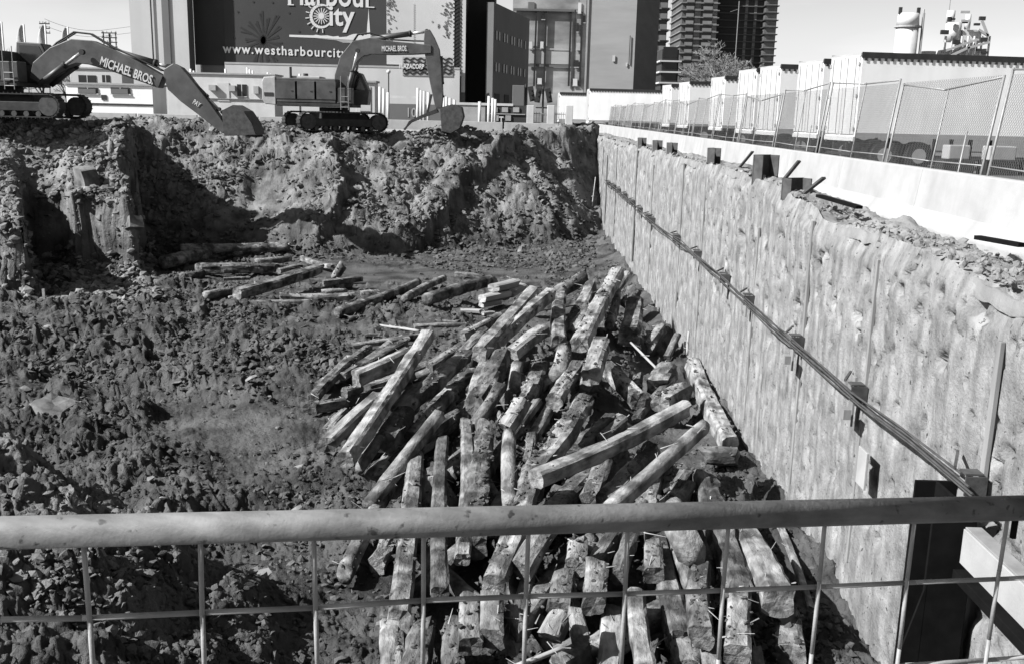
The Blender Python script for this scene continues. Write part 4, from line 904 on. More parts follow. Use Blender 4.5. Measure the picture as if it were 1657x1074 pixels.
def excavator(label, loc, rz, heading, boom, arm, bx, lever, bucket, cyl, text, fwd=0.0):
    e = thing('excavator', label, 'excavator', None, loc, rz)
    for y0 in (-1.35, 1.35): track(e, y0, heading, 5.1, off=(fwd, 0))
    MB().box((fwd, 0, .85), (2.3, 2.1, .45), Matrix.Rotation(heading, 3, 'Z')).build('undercarriage', M['excd'], e, bevel=.05)
    MB().tube((0, 0, 1.05), (0, 0, 1.32), .85, 24).build('turntable', M['excd'], e)
    x0, x1 = bx
    MB().box(((x0+.8+x1)/2, 0, 1.42), (x1-x0-.8, 2.9, .18)).build('deck', M['excd'], e, bevel=.02)
    house = MB().box(((x0+.75+x1-.9)/2, 0, 2.18), (x1-.9-x0-.75, 2.85, 1.32)).build('engine_house', M['exc'], e, bevel=.05)
    for k, f in enumerate((.18, .5, .82)):
        xx = x0+.75+(x1-.9-x0-.75)*f
        MB().box((xx, -1.44, 2.2), ((x1-x0)*.24, .025, .95)).build('side_door', M['exc'], house, bevel=.01)
        MB().box((xx+.3, -1.462, 2.15), (.12, .02, .05)).build('latch', M['excd'], house)
    MB().box(((x0+.75+x1-.9)/2-.2, .3, 2.9), (1.6, 1.7, .16)).build('hood', M['excl'], house, bevel=.03)
    MB().tube((x0+1.4, -.6, 2.85), (x0+1.4, -.6, 3.45), .07, 10).build('exhaust', M['excd'], house)
    MB().tube((x0+2.0, .5, 2.85), (x0+2.0, .5, 3.15), .14, 12).build('air_filter', M['excd'], house)
    cwp = [(-1.45, 0), (1.45, 0), (1.45, 1.55), (1.2, 1.65), (-1.2, 1.65), (-1.45, 1.55)]
    cw = MB(); V = []
    prof = [(x0+.75, 1.38), (x0+.15, 1.42), (x0, 1.65), (x0, 2.62), (x0+.12, 2.86), (x0+.75, 2.9)]
    cw.prism(prof, 'y', -1.46, 1.46); cwo = cw.build('counterweight', M['excl'], e, bevel=.04)
    MB().box((x0+.37, -1.475, 1.95), (.5, .02, .18)).build('vent', M['excd'], cwo)
    # cab on the far flank
    cab = MB().prism([(x1-1.0, 1.5), (x1+.55, 1.5), (x1+.62, 2.2), (x1+.15, 3.25), (x1-.95, 3.3), (x1-1.05, 2.2)], 'y', .45, 1.45).build('cab', M['exc'], e, bevel=.04)
    MB().prism([(x1-.85, 2.3), (x1+.42, 2.3), (x1+.05, 3.12), (x1-.82, 3.15)], 'y', .435, .449).build('side_window', M['glass'], cab)
    MB().prism([(x1-.85, 2.3), (x1+.42, 2.3), (x1+.05, 3.12), (x1-.82, 3.15)], 'y', 1.451, 1.465).build('side_window', M['glass'], cab)
    MB().bar((x1+.60, .95, 2.28), (x1+.19, .95, 3.2), .85, .02, Vector((1, 0, .4))).build('windscreen', M['glass'], cab)
    # ladder and handrail beside the boom
    lad = MB(); xa = x1-.62
    for xx in (xa, xa+.42): lad.tube((xx, -1.5, 1.2), (xx, -1.5, 3.0), .022, 6)
    for z in (1.35, 1.62, 1.9): lad.tube((xa, -1.5, z), (xa+.42, -1.5, z), .02, 6)
    lad.build('handrail', M['galv'], e)
    MB().box((x1-.45, -1.0, 1.95), (.8, .8, .85)).build('tool_box', M['exc'], e, bevel=.03)
    b = limb(e, 'boom', boom, .62, M['exc'])
    a = limb(e, 'stick', arm, .5, M['exc'])
    for (nm, p, q, fr, r, ys_) in cyl: ram(e, nm, p, q, fr, r, ys_)
    # hoses along the boom
    mb = MB()
    for yy in (-.12, .12):
        mb.path([Vector((x, yy, z+h+(.06, .10, .16, .30, .28, .10, .14, .22)[k])) for k, (x, z, h) in enumerate(boom)], .04, 6)
    mb.build('hydraulic_hose', M['excd'], b)
    limb(e, 'lever', lever, .12, M['excd'], 0)
    # bucket
    bo, teeth, wdt = bucket
    shell = MB(); n = len(bo)
    for i in range(n-1):
        p, q = bo[i], bo[i+1]
        d = Vector((q[0]-p[0], 0, q[1]-p[1])); shell.bar((p[0], 0, p[1]), (q[0], 0, q[1]), wdt, .045)
    bk = shell.build('bucket', M['excd'] if wdt < 1.4 else M['rust'], e)
    for s in (-wdt/2, wdt/2):
        MB().prism([tuple(p) for p in bo], 'y', s-.03, s+.03).build('side_plate', M['rust'], bk)
    for k in range(5):
        y = -wdt/2+.1+(wdt-.2)*k/4
        MB().prism([teeth[0], teeth[1], teeth[2]], 'y', y-.05, y+.05).build('tooth', M['excd'], bk)
    for (tx, w, h, o_, xd, yd) in text:
        lettering('lettering', tx, w, h, M['whitel'], e, o_, xd, yd, bold=.02)
    return e
# middle machine
k = .00903
def m2(x, y): return ((x-560)*k, (870-y)*k)
P = at(542, 213, 57.0)
boom = [m2(595, 640)+(.30,), m2(612, 540)+(.40,), m2(650, 440)+(.46,), m2(710, 372)+(.50,), m2(790, 352)+(.44,), m2(920, 360)+(.36,), m2(1050, 362)+(.30,), m2(1165, 362)+(.22,)]
arm = [m2(1138, 248)+(.14,), m2(1150, 300)+(.30,), m2(1168, 370)+(.42,), m2(1182, 460)+(.40,), m2(1195, 560)+(.34,), m2(1208, 650)+(.27,), m2(1212, 715)+(.18,)]
bo = [m2(1225, 712), m2(1300, 690), m2(1355, 705), m2(1368, 760), m2(1345, 830), m2(1290, 862), m2(1235, 850)]
exc2 = excavator('dark excavator digging at the crest of the bank with its bucket curled under', P, 0.0, math.radians(30), boom, arm, (-3.7, 1.25),
    [m2(1165, 630)+(.06,), m2(1140, 745)+(.06,)], (bo, [m2(1240, 835), m2(1225, 868), m2(1275, 862)], 1.25),
    [('boom_cylinder', m2(650, 640), m2(718, 382), .55, .13, (-.55, .55)), ('stick_cylinder', m2(790, 308), m2(1135, 256), .72, .15, (0,)),
     ('bucket_cylinder', m2(1222, 400), m2(1235, 640), .7, .1, (0,))],
    [('MICHAEL BROS.', 1.4, .30, (m2(862, 382)[0], -.345, m2(862, 382)[1]), (1, 0, .03), (0, 0, 1))])
# thumb tines hanging from the stick of the middle machine
th = bpy.data.objects.new('thumb', None); COL.objects.link(th); th.parent = exc2
for j in range(4):
    y = -.45+.3*j
    limb(th, 'tine', [m2(1205, 728)+(.10,), m2(1110, 765)+(.07,), m2(1035, 800)+(.06,), m2(1005-6*j, 850)+(.04,)], .09, M['excd'], 0).location.y = y
limb(exc2, 'thumb_link', [m2(1160, 640)+(.05,), m2(1145, 725)+(.05,)], .1, M['excd'], 0)
# left machine
k1 = .00713
def m1(x, y): return ((x-30)*k1, (760-y)*k1)
P = at(8, 190, 45.0)
boom = [m1(262, 540)+(.30,), m1(300, 470)+(.46,), m1(400, 395)+(.50,), m1(510, 352)+(.52,), m1(610, 358)+(.52,), m1(740, 400)+(.46,), m1(880, 455)+(.40,), m1(1040, 525)+(.28,)]
arm = [m1(1088, 428)+(.24,), m1(1110, 465)+(.46,), m1(1140, 520)+(.56,), m1(1205, 590)+(.50,), m1(1290, 672)+(.38,), m1(1370, 755)+(.26,), m1(1425, 812)+(.15,)]
bo = [m1(1430, 690), m1(1500, 655), m1(1565, 690), m1(1612, 760), m1(1635, 828), m1(1440, 836)]
excavator('dark excavator with long lettered boom stretched level and its bucket on the ground', P, 0.0, 0.0, boom, arm, (-3.9, 1.5),
    [m1(1395, 690)+(.07,), m1(1440, 740)+(.07,)], (bo, [m1(1612, 815), m1(1632, 845), m1(1575, 838)], 1.5),
    [('boom_cylinder', m1(300, 556), m1(578, 358), .62, .13, (-.55, .55)), ('stick_cylinder', m1(742, 345), m1(1080, 432), .78, .15, (0,)),
     ('bucket_cylinder', m1(1210, 505), m1(1380, 680), .6, .1, (0,))],
    [('MICHAEL BROS.', 2.42, .40, (m1(668, 432)[0], -.345, m1(668, 432)[1]), (1, 0, -.345), (.33, 0, 1)),
     ('BROS.', .75, .27, (m1(-12, 492)[0]-.1, -1.475, m1(0, 488)[1]), (1, 0, 0), (0, 0, 1)),
     ('PAY', .34, .22, (m1(1228, 648)[0], -.27, m1(1228, 648)[1]), (.8, 0, -.5), (.5, 0, .8))], fwd=.7)

# ------------------------------------------------------------------ trailers in the parking lot
def trailer(label, px, Y, rz=.12, L=13.6, W=2.5, z0=1.12, z1=4.0, x=None, mat='trailer'):
    t = thing('box_trailer', label, 'trailer', 'trailers parked in the lot', (gx(px, Y) if x is None else x, Y, 0), rz)
    b = MB().box((L/2, W/2, (z0+z1)/2), (L, W, z1-z0)).build('body', M[mat], t, bevel=.02)
    for s in (-.012, W+.012):
        MB().box((L/2, s, z1-.05), (L+.02, .03, .20)).build('roof_rail', M['trdark'], b)
        MB().box((L/2, s, z0+.08), (L, .02, .16)).build('floor_rail', M['concg'], b)
        mb = MB()
        for kk in range(56): mb.box((.15+kk*(L-.3)/55, s*1.0+(-.012 if s < 0 else .012), z1-.20), (.09, .012, .09))
        o = mb.build('rivet_row', M['trdark'], b); o['kind'] = 'stuff'
        for kk in range(12): pass
    for j in (0, 1):
        y0 = .05+j*(W/2-.03)
        d = MB().box((-.02, y0+W/4-.02, (z0+z1)/2+.02), (.05, W/2-.08, z1-z0-.14)).build('door', M['trdoor'], t, bevel=.01)
        for fy in (.22, .78):
            yy = y0+(W/2-.08)*fy
            MB().tube((-.07, yy, z0+.12), (-.07, yy, z1-.12), .018, 6).build('lock_rod', M['trdoor'], d)
        for zz in (z0+.3, (z0+z1)/2, z1-.35):
            MB().box((-.055, y0+(.03 if j == 0 else W/2-.11), zz), (.03, .10, .12)).build('hinge', M['concg'], d)
    MB().box((-.01, W/2, z1-.03), (.06, W, .10)).build('rear_header', M['concg'], t)
    MB().box((-.01, W/2, z0-.06), (.08, W, .16)).build('rear_sill', M['trdoor'], t)
    g = MB().box((.02, W/2, .52), (.08, W-.5, .10)).build('underride_guard', M['trdark'], t)
    for yy in (.7, W-.7): MB().box((.05, yy, .8), (.07, .08, .55)).build('guard_post', M['trdark'], g)
    for xx in (1.2, 2.5):
        for yy in (.02, .30, W-.56, W-.28):
            w = MB().tube((xx, yy, .5), (xx, yy+.26, .5), .5, 20).build('wheel', M['tyre'], t)
            MB().tube((xx, yy-.01, .5), (xx, yy+.27, .5), .27, 14).build('rim', M['concg'], w)
    MB().box((1.85, W/2, .72), (2.9, 1.0, .35)).build('bogie_frame', M['trdark'], t)
    for yy in (.45, W-.45):
        MB().box((L-3.2, yy, .58), (.14, .14, 1.1)).build('landing_leg', M['trdark'], t)
        MB().box((.62, yy, .45), (.02, .55, .6)).build('mud_flap', M['trdark'], t)
    for zz in (.95,):
        MB().box((-.06, .25, zz), (.03, .12, .08)).build('tail_light', M['rust'], t); MB().box((-.06, W-.25, zz), (.03, .12, .08)).build('tail_light', M['rust'], t)
    return t
TW = 'white box trailer with long dark roof rail, first in the row by the fence'
trailer(TW, 1385, 36.0)
trailer('white box trailer parked close beside the one with the long visible side', 1325, 40.3)
trailer('white box trailer with a bare grey side showing, third in the row', 1257, 44.9)
trailer('white box trailer, fourth in the row by the fence', 1219, 48.6)
trailer('white box trailer half hidden under the bare tree', 1169, 58.5)
trailer('white box trailer in the farther row near the balcony tower', 1113, 68.0)
trailer('white box trailer in the farther row beside the brick tower base', 1084, 75.0)
trailer('white box trailer parked crosswise in front of the pale brick building', 953, 88.0, rz=0.02, L=13.6, z1=3.9)
trailer('white box trailer parked crosswise behind the gate piers', 905, 96.0, rz=0.02, L=9.0, z1=3.7)
# concrete blocks seen under the trailers
for i, (px, Y) in enumerate(((1552, 34.4), (1622, 34.3), (1690, 34.2), (1760, 34.2))):
    o = thing('skid_block', 'pale concrete block on a dark skid beside the first trailer', 'concrete block', 'blocks in the lot', (gx(px, Y), Y, 0), .1)
    MB().box((0, 0, .73), (.95-.2*(i % 2 == 0), .5, .48)).build('block', M['conc'], o, bevel=.04); MB().box((0, 0, .24), (1.1, .6, .46)).build('skid', M['trdark'], o)
# plant behind the lot
def silo(px, Y, py0, w, label):
    p = gx(px, Y); zt = at(px, py0, Y).z
    s = thing('cement_silo', label, 'silo', None, (p, Y, 0))
    MB().tube((0, 0, 0), (0, 0, zt-1.5), w/2, 28).build('shell', M['white'], s, True)
    MB().tube((0, 0, zt-1.5), (0, 0, zt), w/2+.02, 28, w/2-.1).build('top_band', M['white'], s, True)
    MB().tube((0, 0, zt-1.7), (0, 0, zt-1.5), w/2+.25, 28).build('walkway', M['concg'], s)
    for a in (-1, .9): MB().box((a*w*.44, -w*.1, zt+.3), (.35, .35, .8)).build('filter_box', M['trdark'], s)
    MB().tube((w/2+.35, -.3, 0), (w/2+.35, -.3, zt+.5), .12, 8).build('fill_pipe', M['concg'], s)
    lad = MB().box((w/2+.2, -.9, zt/2), (.1, .5, zt)).build('ladder', M['galv'], s)
    return s
silo(1452, 130, 22, 2.7, 'tall plain white cement silo beyond the trailers')
pt = thing('batching_plant', 'white concrete batching plant with silos, stairs and conveyors', 'plant', None, (gx(1550, 132), 132, 0))
def ppx(px, py): v = at(px, py, 132); return v.x-gx(1550, 132), v.z
for nm, x0, x1, y0, y1, rd in (('silo_shell', 1528, 1556, 38, 68, 1), ('silo_shell', 1531, 1546, 18, 38, 1), ('silo_shell', 1560, 1572, 24, 50, 1), ('hopper', 1552, 1584, 50, 70, 0),
                               ('plant_house', 1548, 1578, 70, 100, 0), ('plant_house', 1520, 1545, 82, 100, 0), ('tank', 1490, 1514, 84, 100, 1), ('plant_house', 1574, 1592, 80, 100, 0)):
    xa, za = ppx(x0, y1); xb, zb = ppx(x1, y0)
    if rd: MB().tube(((xa+xb)/2, 0, za), ((xa+xb)/2, 0, zb), (xb-xa)/2, 20).build(nm, M['white'], pt, True)
    else: MB().box(((xa+xb)/2, .2, (za+zb)/2), (xb-xa, 2.2, zb-za)).build(nm, M['white'], pt, bevel=.05)
r_ = random.Random(4)
for i in range(10):
    px = r_.uniform(1516, 1590); py = r_.uniform(26, 96); x_, z_ = ppx(px, py)
    MB().box((x_, -1.45, z_), (r_.uniform(.3, 1.0), .4, r_.uniform(.15, .6))).build('fitting', M['trdark'], pt)
for (a, b) in (((1515, 86), (1572, 66)), ((1530, 92), (1560, 78)), ((1556, 80), (1592, 70)), ((1545, 22), (1560, 22)), ((1546, 36), (1562, 36)), ((1574, 50), (1590, 60)), ((1580, 36), (1590, 62))):
    xa, za = ppx(*a); xb, zb = ppx(*b); MB().bar((xa, -1.6, za), (xb, -1.6, zb), .25, .28).build('conveyor', M['concg'], pt)
for px in (1520, 1530, 1546, 1556, 1566, 1578, 1590):
    xa, za = ppx(px, 100); xb, zb = ppx(px, 60); MB().tube((xa, -1.2, 0), (xa, -1.2, zb), .14, 8).build('leg', M['white'], pt)
xa, za = ppx(1536, 18); MB().tube((xa, 0, za), (xa, 0, za+3), .05, 5).build('mast', M['galv'], pt)

# ------------------------------------------------------------------ site behind the bank
for i in range(8):
    y = 64.0; x0 = gx(120, y)+i*3.9
    o = barrier_section(0, 3.8, 'pale concrete barrier in the row behind the lettered excavator', h=.95, loc3=(x0+3.8, y, .15), rz=math.pi/2, group='barriers behind the excavator')
def cabin(name, label, px0, px1, py0, Y, base, mat, parts, depth=2.6):
    x0, x1 = gx(px0, Y), gx(px1, Y); zt = at((px0+px1)/2, py0, Y).z
    c = thing(name, label, 'site cabin', None, (x0, Y, 0))
    b = MB().box(((x1-x0)/2, depth/2, (base+zt)/2), (x1-x0, depth, zt-base)).build('wall', M[mat], c, bevel=.02)
    MB().box(((x1-x0)/2, depth/2, zt+.06), (x1-x0+.2, depth+.2, .12)).build('roof', M['concg'], c)
    for (nm, a, b_, c_, d, mt, out) in parts:
        xa, xb = gx(a, Y)-x0, gx(b_, Y)-x0; za = at(a, d, Y).z; zb = at(a, c_, Y).z
        w = MB().box(((xa+xb)/2, -out/2, (za+zb)/2), (xb-xa, out, zb-za)).build(nm, M[mt], c)
        if nm == 'window':
            MB().box(((xa+xb)/2, -out-.01, (za+zb)/2), (.05, .02, zb-za)).build('mullion', M['white'], w)
            MB().box(((xa+xb)/2, -out-.01, za-.04), (xb-xa+.1, .05, .06)).build('sill', M['white'], w)
    for k in range(4):
        MB().box((.3+(x1-x0-.6)*k/3, .4, base/2), (.2, .3, base)).build('support_leg', M['concg'], c)
    return c
cabin('site_cabin', 'grey site cabin with dark shuttered windows behind the lettered excavator', 108, 248, 138, 68, .35, 'trailer',
      [('window', 128, 160, 142, 151, 'win', .06), ('shutter', 129, 157, 144, 151, 'bld_m', .12), ('window', 181, 212, 142, 152, 'win', .06), ('shutter', 182, 209, 144, 152, 'bld_m', .12),
       ('sign_disc', 165, 173, 154, 162, 'trdark', .05), ('skirt', 108, 248, 166, 169, 'trdark', .04)])
cabin('office_trailer', 'long white site office trailer with small windows and air conditioners', 272, 445, 121, 80, .5, 'white',
      [('window', 385, 400, 137, 156, 'win', .06), ('air_conditioner', 341, 352, 138, 147, 'concg', .35), ('air_conditioner', 373, 383, 139, 148, 'concg', .35), ('door', 353, 372, 134, 164, 'trdoor', .05),
       ('window', 290, 305, 136, 150, 'win', .06), ('handrail', 300, 440, 158, 159, 'concg', .1), ('meter_box', 412, 420, 140, 152, 'concg', .2)])
cabin('white_hut', 'narrow white portable hut behind the boom of the middle excavator', 576, 607, 134, 66, .2, 'white', [('door', 582, 600, 140, 180, 'trdoor', .04)], depth=1.4)
cabin('white_hut', 'low pale cabin beyond the middle excavator', 118, 200, 112, 84, .4, 'bld_g', [('window', 130, 158, 122, 137, 'win', .05), ('window', 168, 180, 122, 134, 'win', .05)], depth=2.5)
# hoarding with white cap and its printed panels
hd = thing('site_hoarding', 'low grey printed hoarding with a white cap along the far street', 'hoarding', None, (gx(628, 82), 82, 0))
X0 = gx(628, 82)
def hseg(a, b, c, d, nm, mt, out=0.0, Y=82, par=None):
    xa, xb = gx(a, Y)-X0, gx(b, Y)-X0; za, zb = at(a, d, Y).z, at(a, c, Y).z
    return MB().box(((xa+xb)/2, -out, (za+zb)/2), (xb-xa, .12, zb-za)).build(nm, M[mt], par or hd)
hseg(628, 735, 168, 205, 'panel', 'bld_m'); hseg(735.3, 785, 168, 205, 'panel', 'concg'); hseg(785.3, 855, 170, 205, 'panel', 'bld_d')
hseg(630, 680, 155, 159, 'cap', 'white', .06); hseg(738, 830, 166, 170, 'cap', 'white', .06)
for a in (795, 812, 830): hseg(a, a+10, 174, 182, 'pane', 'concg', .09)
for a in (798, 818): hseg(a, a+9, 187, 196, 'pane', 'bangrey', .09)
hseg(788, 850, 183.5, 185, 'transom', 'concg', .09)
lettering('lettering', '10', gx(674, 82)-gx(660, 82), .75, M['concg'], hd, (gx(660, 82)-X0, -.08, at(660, 190, 82).z), (1, 0, 0), (0, 0, 1))
lettering('lettering', 'ET', gx(815, 82)-gx(802, 82), .6, M['whitel'], hd, (gx(802, 82)-X0, -.13, at(802, 201, 82).z), (1, 0, 0), (0, 0, 1))
# clusters of white pipes standing behind the bank
PIPES = [(311, 127, 112), (316, 127, 115), (367, 125, 112), (402, 124, 110), (406, 124, 113), (411, 124, 115), (435, 126, 118), (440, 127, 120), (486, 128, 120), (615, 165, 141), (621, 165, 144), (628, 165, 150), (676, 168, 143), (681, 168, 147), (686, 168, 148), (693, 168, 150), (718, 170, 154), (722, 170, 157), (728, 170, 159), (735, 170, 162),
         (791, 172, 156), (797, 172, 159), (801, 172, 161), (776, 172, 165)]
for px, yb, yt in PIPES:
    Y = 79 if px > 500 else 83
    o = MB().tube((0, 0, 0), (0, 0, at(px, yt, Y).z), .085 if px < 500 else .12, 10).build('white_pipe', M['white'], None, True)
    o.location = (gx(px, Y), Y, 0); tag(o, 'slim white vent pipe standing upright behind the bank', 'pipe', 'white vent pipes behind the bank')
# gate piers
for px, nm in ((858, 'beside the hoarding'), (891, 'in the middle of the gateway'), (921, 'beside the white barrier')):
    Y = 82; o = MB().box((0, 0, (at(px, 171, Y).z)/2), (.58, .5, at(px, 171, Y).z)).build('gate_pier', M['white'], None, bevel=.03)
    o.location = (gx(px, Y), Y, 0); tag(o, 'square white gate pier '+nm, 'pier', 'gate piers')
for a, b, nm in ((864, 885, 'left of the middle pier'), (898, 915, 'right of the middle pier')):
    Y = 82; g = thing('gate', 'barred steel gate hung beside the middle pier' if a < 870 else 'barred steel gate hung beside the pier at the white barrier', 'gate', None, (gx(a, Y), Y, 0)); w = gx(b, Y)-gx(a, Y)
    for z in (.3, 1.0, 1.7): MB().box((w/2, 0, z), (w, .05, .06)).build('rail', M['galv'], g)
    for k in range(6): MB().tube((w*k/5, .05, .1), (w*k/5, .05, 1.85), .02, 5).build('bar', M['galv'], g)
ws = MB().prism([(0, 0), (gx(935, 78)-gx(868, 78), 0), (gx(935, 78)-gx(868, 78), .62), (1.7, .4), (0, .7)], 'y', 0, .3).build('white_ramp', M['conc'], None, bevel=.03); ws.location = (gx(868, 78), 78, -.02)
tag(ws, 'white concrete kerb block closing the far corner of the pit', 'kerb block')
# street lamp and signals
lp = thing('street_lamp', 'slim post with a single white globe lamp', 'street lamp', None, (gx(629, 84), 84, 0))
zt = at(629, 119, 84).z
MB().tube((0, 0, 0), (0, 0, zt), .05, 8).build('post', M['trdark'], lp)
bm = bmesh.new(); bmesh.ops.create_icosphere(bm, subdivisions=3, radius=.17); me = bpy.data.meshes.new('globe'); bm.to_mesh(me); bm.free(); me.materials.append(M['white'])
gl = bpy.data.objects.new('globe', me); COL.objects.link(gl); gl.parent = lp; gl.location = (0, 0, zt+.12)
def signal(px, Y, py0, label):
    s = thing('traffic_signal', label, 'traffic signal', 'signals at the far crossing', (gx(px, Y), Y, 0)); zt = at(px, py0, Y).z
    MB().tube((0, 0, 0), (0, 0, zt), .09, 8).build('post', M['trdark'], s)
    for k, (dx, rz_) in enumerate(((-.45, .3), (.5, -.4))):
        h = MB().box((dx, -.1, zt-.8), (.5, .3, 1.3), Matrix.Rotation(rz_*.5, 3, 'Y')).build('signal_head', M['trdark'], s, bevel=.03)
        for j in range(3): MB().tube((dx, -.26, zt-.4-.4*j), (dx, -.34, zt-.4-.4*j), .13, 12).build('lens', M['glass'], h)
    MB().box((0, 0, zt-1.9), (1.3, .1, .12)).build('bracket_arm', M['trdark'], s)
signal(850, 90, 137, 'dark traffic signal with two heads beside the low building')
signal(878, 92, 140, 'dark traffic signal with two heads in front of the sooty brick mill')
kb = MB().box((0, 0, 2.0), (1.0, .5, 4.0)).build('sign_pillar', M['bld_m'], None, bevel=.03); kb.location = (gx(838, 86), 86, 0); tag(kb, 'grey square pillar beside the traffic signals', 'pillar')

# ------------------------------------------------------------------ buildings
def plan(name, label, corners, zt, mat, mats=None, zb=0.0, cat='building', roof='bld_m'):
    """corners: (px, Y) in plan, first is origin"""
    pts = [(gx(px, Y), Y) for px, Y in corners]; o = pts[0]
    b = thing(name, label, cat, None, (o[0], o[1], 0))
    rel = [(x-o[0], y-o[1]) for x, y in pts]
    n = len(rel)
    for i in range(n):
        (xa, ya), (xb, yb) = rel[i], rel[(i+1) % n]
        MB().add([(xa, ya, zb), (xb, yb, zb), (xb, yb, zt), (xa, ya, zt)], [(0, 1, 2, 3)]).build('wall', M[(mats or {}).get(i, mat)], b)
    MB().add([(x, y, zt) for x, y in rel], [tuple(range(n))]).build('roof', M[roof], b)
    return b
def panel(b, name, px0, px1, py0, py1, Y, mat, out=.1, parent=None, thick=.08):
    """flat box on a camera-facing wall at distance Y"""
    o = b.location; xa, xb = gx(px0, Y)-o.x, gx(px1, Y)-o.x; za, zb = at((px0+px1)/2, py1, Y).z, at((px0+px1)/2, py0, Y).z
    return MB().box(((xa+xb)/2, Y-o.y-out, (za+zb)/2), (xb-xa, thick, zb-za)).build(name, M[mat], parent or b)
# cold store with the big banner
D0, D1 = 110.0, 112.0
blk = plan('stair_block', 'plain grey concrete block projecting beside the big dark banner', [(218, D0), (310, D0), (319, D1-.05), (232, D1-.05)], 17, 'bld_g', {1: 'bld_m'})  # right side wall coloured darker for the shade on it
drk = plan('shaded_flank_box', 'dark blank box standing in for the shaded flank of the banner building', [(754, 119.5), (797, 119.5), (800, 127), (757, 127)], 16.5, 'bld_d')  # added dark box in place of the building's shaded flank
panel(blk, 'ladder_strip', 270, 281, -60, 108, D0, 'bld_m', .12)
panel(blk, 'downpipe', 252, 254, -60, 105, D0, 'pipe', .15)
main = plan('cold_store', 'huge windowless building carrying a dark banner and a pale tree print', [(330, D1), (752, D1), (757, D1+8), (320, D1+8)], 17.5, 'bld_m', {1: 'bld_d'})  # flank wall has its shade painted in as a dark colour
bn = panel(main, 'dark_banner', 369, 626, -170, 106, D1, 'banner', .2)
pale = panel(main, 'pale_banner', 626.4, 734, -170, 106, D1, 'banlite', .2)
panel(main, 'edge_strip', 746, 752, -170, 150, D1, 'bld_g', .2)
panel(main, 'dark_and_shaded_wall', 320, 368.6, -170, 106, D1, 'bld_d', .1)  # dark panel painted for the shaded side of the projecting block
panel(main, 'lower_wall', 370, 744, 109, 190, D1, 'bld_g', .6, thick=.6)
panel(main, 'wall_cap', 370, 744, 106, 109, D1, 'concg', .9)
MO = main.location
def bp(px, py, out=.26): v = at(px, py, D1); return Vector((v.x-MO.x, -out, v.z))
def flat(pts, name, mat, parent):                   # thin printed shape
    V = [bp(*p) for p in pts]; n = len(V)
    return MB().add(V+[v+Vector((0, .03, 0)) for v in V], [tuple(range(n)), tuple(range(2*n-1, n-1, -1))]+[(i, i+n, (i+1) % n+n, (i+1) % n) for i in range(n)]).build(name, M[mat], parent)
def line(p, q, w, name, mat, parent, out=.26, mb=None):
    return (mb or MB()).bar(bp(*p, out), bp(*q, out), .03, w, Vector((0, -1, 0))) if mb else MB().bar(bp(*p, out), bp(*q, out), w, .03, Vector((0, -1, 0))).build(name, M[mat], parent)
s_ = D1/FPX
def btext(body, px0, py0, px1, hpx, mat='whitel', parent=None, spacing=1.0, bold=.012, py1=None):
    a = bp(px0, py0); b = bp(px1, py1 if py1 is not None else py0+ROLL*(px1-px0))
    xd = (b-a); return lettering('lettering', body, xd.length, hpx*s_, M[mat], parent or bn, tuple(a), tuple(xd), (-xd.z, 0, xd.x), bold=bold, spacing=spacing, thick=.03)
btext('www.westharbourcity', 362, 91, 562, 18.5, spacing=1.2, bold=.02, py1=99)
btext('Harbour', 467, 9, 607, 37, bold=.015, py1=14)
for px, py in ((471.5, 8.5), (498, 8.8), (601.5, 12.6), (527, 9.6)):
    line((px-5, py), (px+5, py+.3), 1.6*s_, 'serif', 'whitel', bn, .30)
btext('ity', 534, 53, 575, 39, bold=.02, py1=54)
mb = MB(); c = (521, 27)                            # ring of the big C with its wheel
for kk in range(24):
    a0 = math.radians(38+284*kk/24); a1 = math.radians(38+284*(kk+1)/24)
    w = 2.2+2.6*math.sin(math.pi*kk/24)
    p0 = (c[0]+17*math.cos(a0), c[1]-18*math.sin(a0)); p1 = (c[0]+17*math.cos(a1), c[1]-18*math.sin(a1))
    mb.bar(bp(*p0), bp(*p1), w*s_, .03, Vector((0, -1, 0)))
mb.build('letter_c', M['whitel'], bn)
mb = MB()
for kk in range(16):
    a = 2*math.pi*kk/16; mb.bar(bp(c[0]+4*math.cos(a), c[1]+4*math.sin(a), .3), bp(c[0]+13*math.cos(a), c[1]+13*math.sin(a), .3), 1.2*s_, .02, Vector((0, -1, 0)))
mb.tube(bp(c[0], c[1], .33), bp(c[0], c[1], .27), 4.5*s_, 16)
for kk in range(9):
    a = math.radians(85+22*kk); mb.bar(bp(c[0]+20*math.cos(a), c[1]+21*math.sin(a), .3), bp(c[0]+26*math.cos(a), c[1]+27*math.sin(a), .3), 1.4*s_, .02, Vector((0, -1, 0)))
mb.build('wheel_emblem', M['whitel'], bn)
sk = [(469, 57), (508, 58), (512, 57), (520, 58.5), (530, 58), (540, 60), (548, 59), (550, 61), (562, 60), (566, 58), (572, 56), (578, 55.5), (584, 57), (588, 59.5), (590, 57), (594, 57.5), (595, 40), (596, 32), (597, 14), (598, 32), (600, 58), (606, 60), (610, 62), (610, 67), (560, 65), (510, 62), (469, 60.5)]
flat(sk, 'skyline_emblem', 'whitel', bn)
flat([(508, 62.4), (560, 65.4), (609, 67.4), (600, 71), (588, 70), (578, 73), (566, 70), (556, 70), (545, 66)], 'skyline_reflection', 'bangrey', bn)
mb = MB()
for kk in range(17):
    a = math.radians(8+kk*360/17); L_ = 26+14*((kk*7) % 5)/4
    mb.bar(bp(427, 66, .25), bp(427+L_*math.cos(a), 66-L_*1.3*math.sin(a), .25), 3.0*s_, .02, Vector((0, -1, 0)))
    mb.bar(bp(427+L_*.5*math.cos(a), 66-L_*.65*math.sin(a), .255), bp(427+L_*.95*math.cos(a+.12), 66-L_*1.2*math.sin(a+.12), .255), 2.2*s_, .02, Vector((0, -1, 0)))
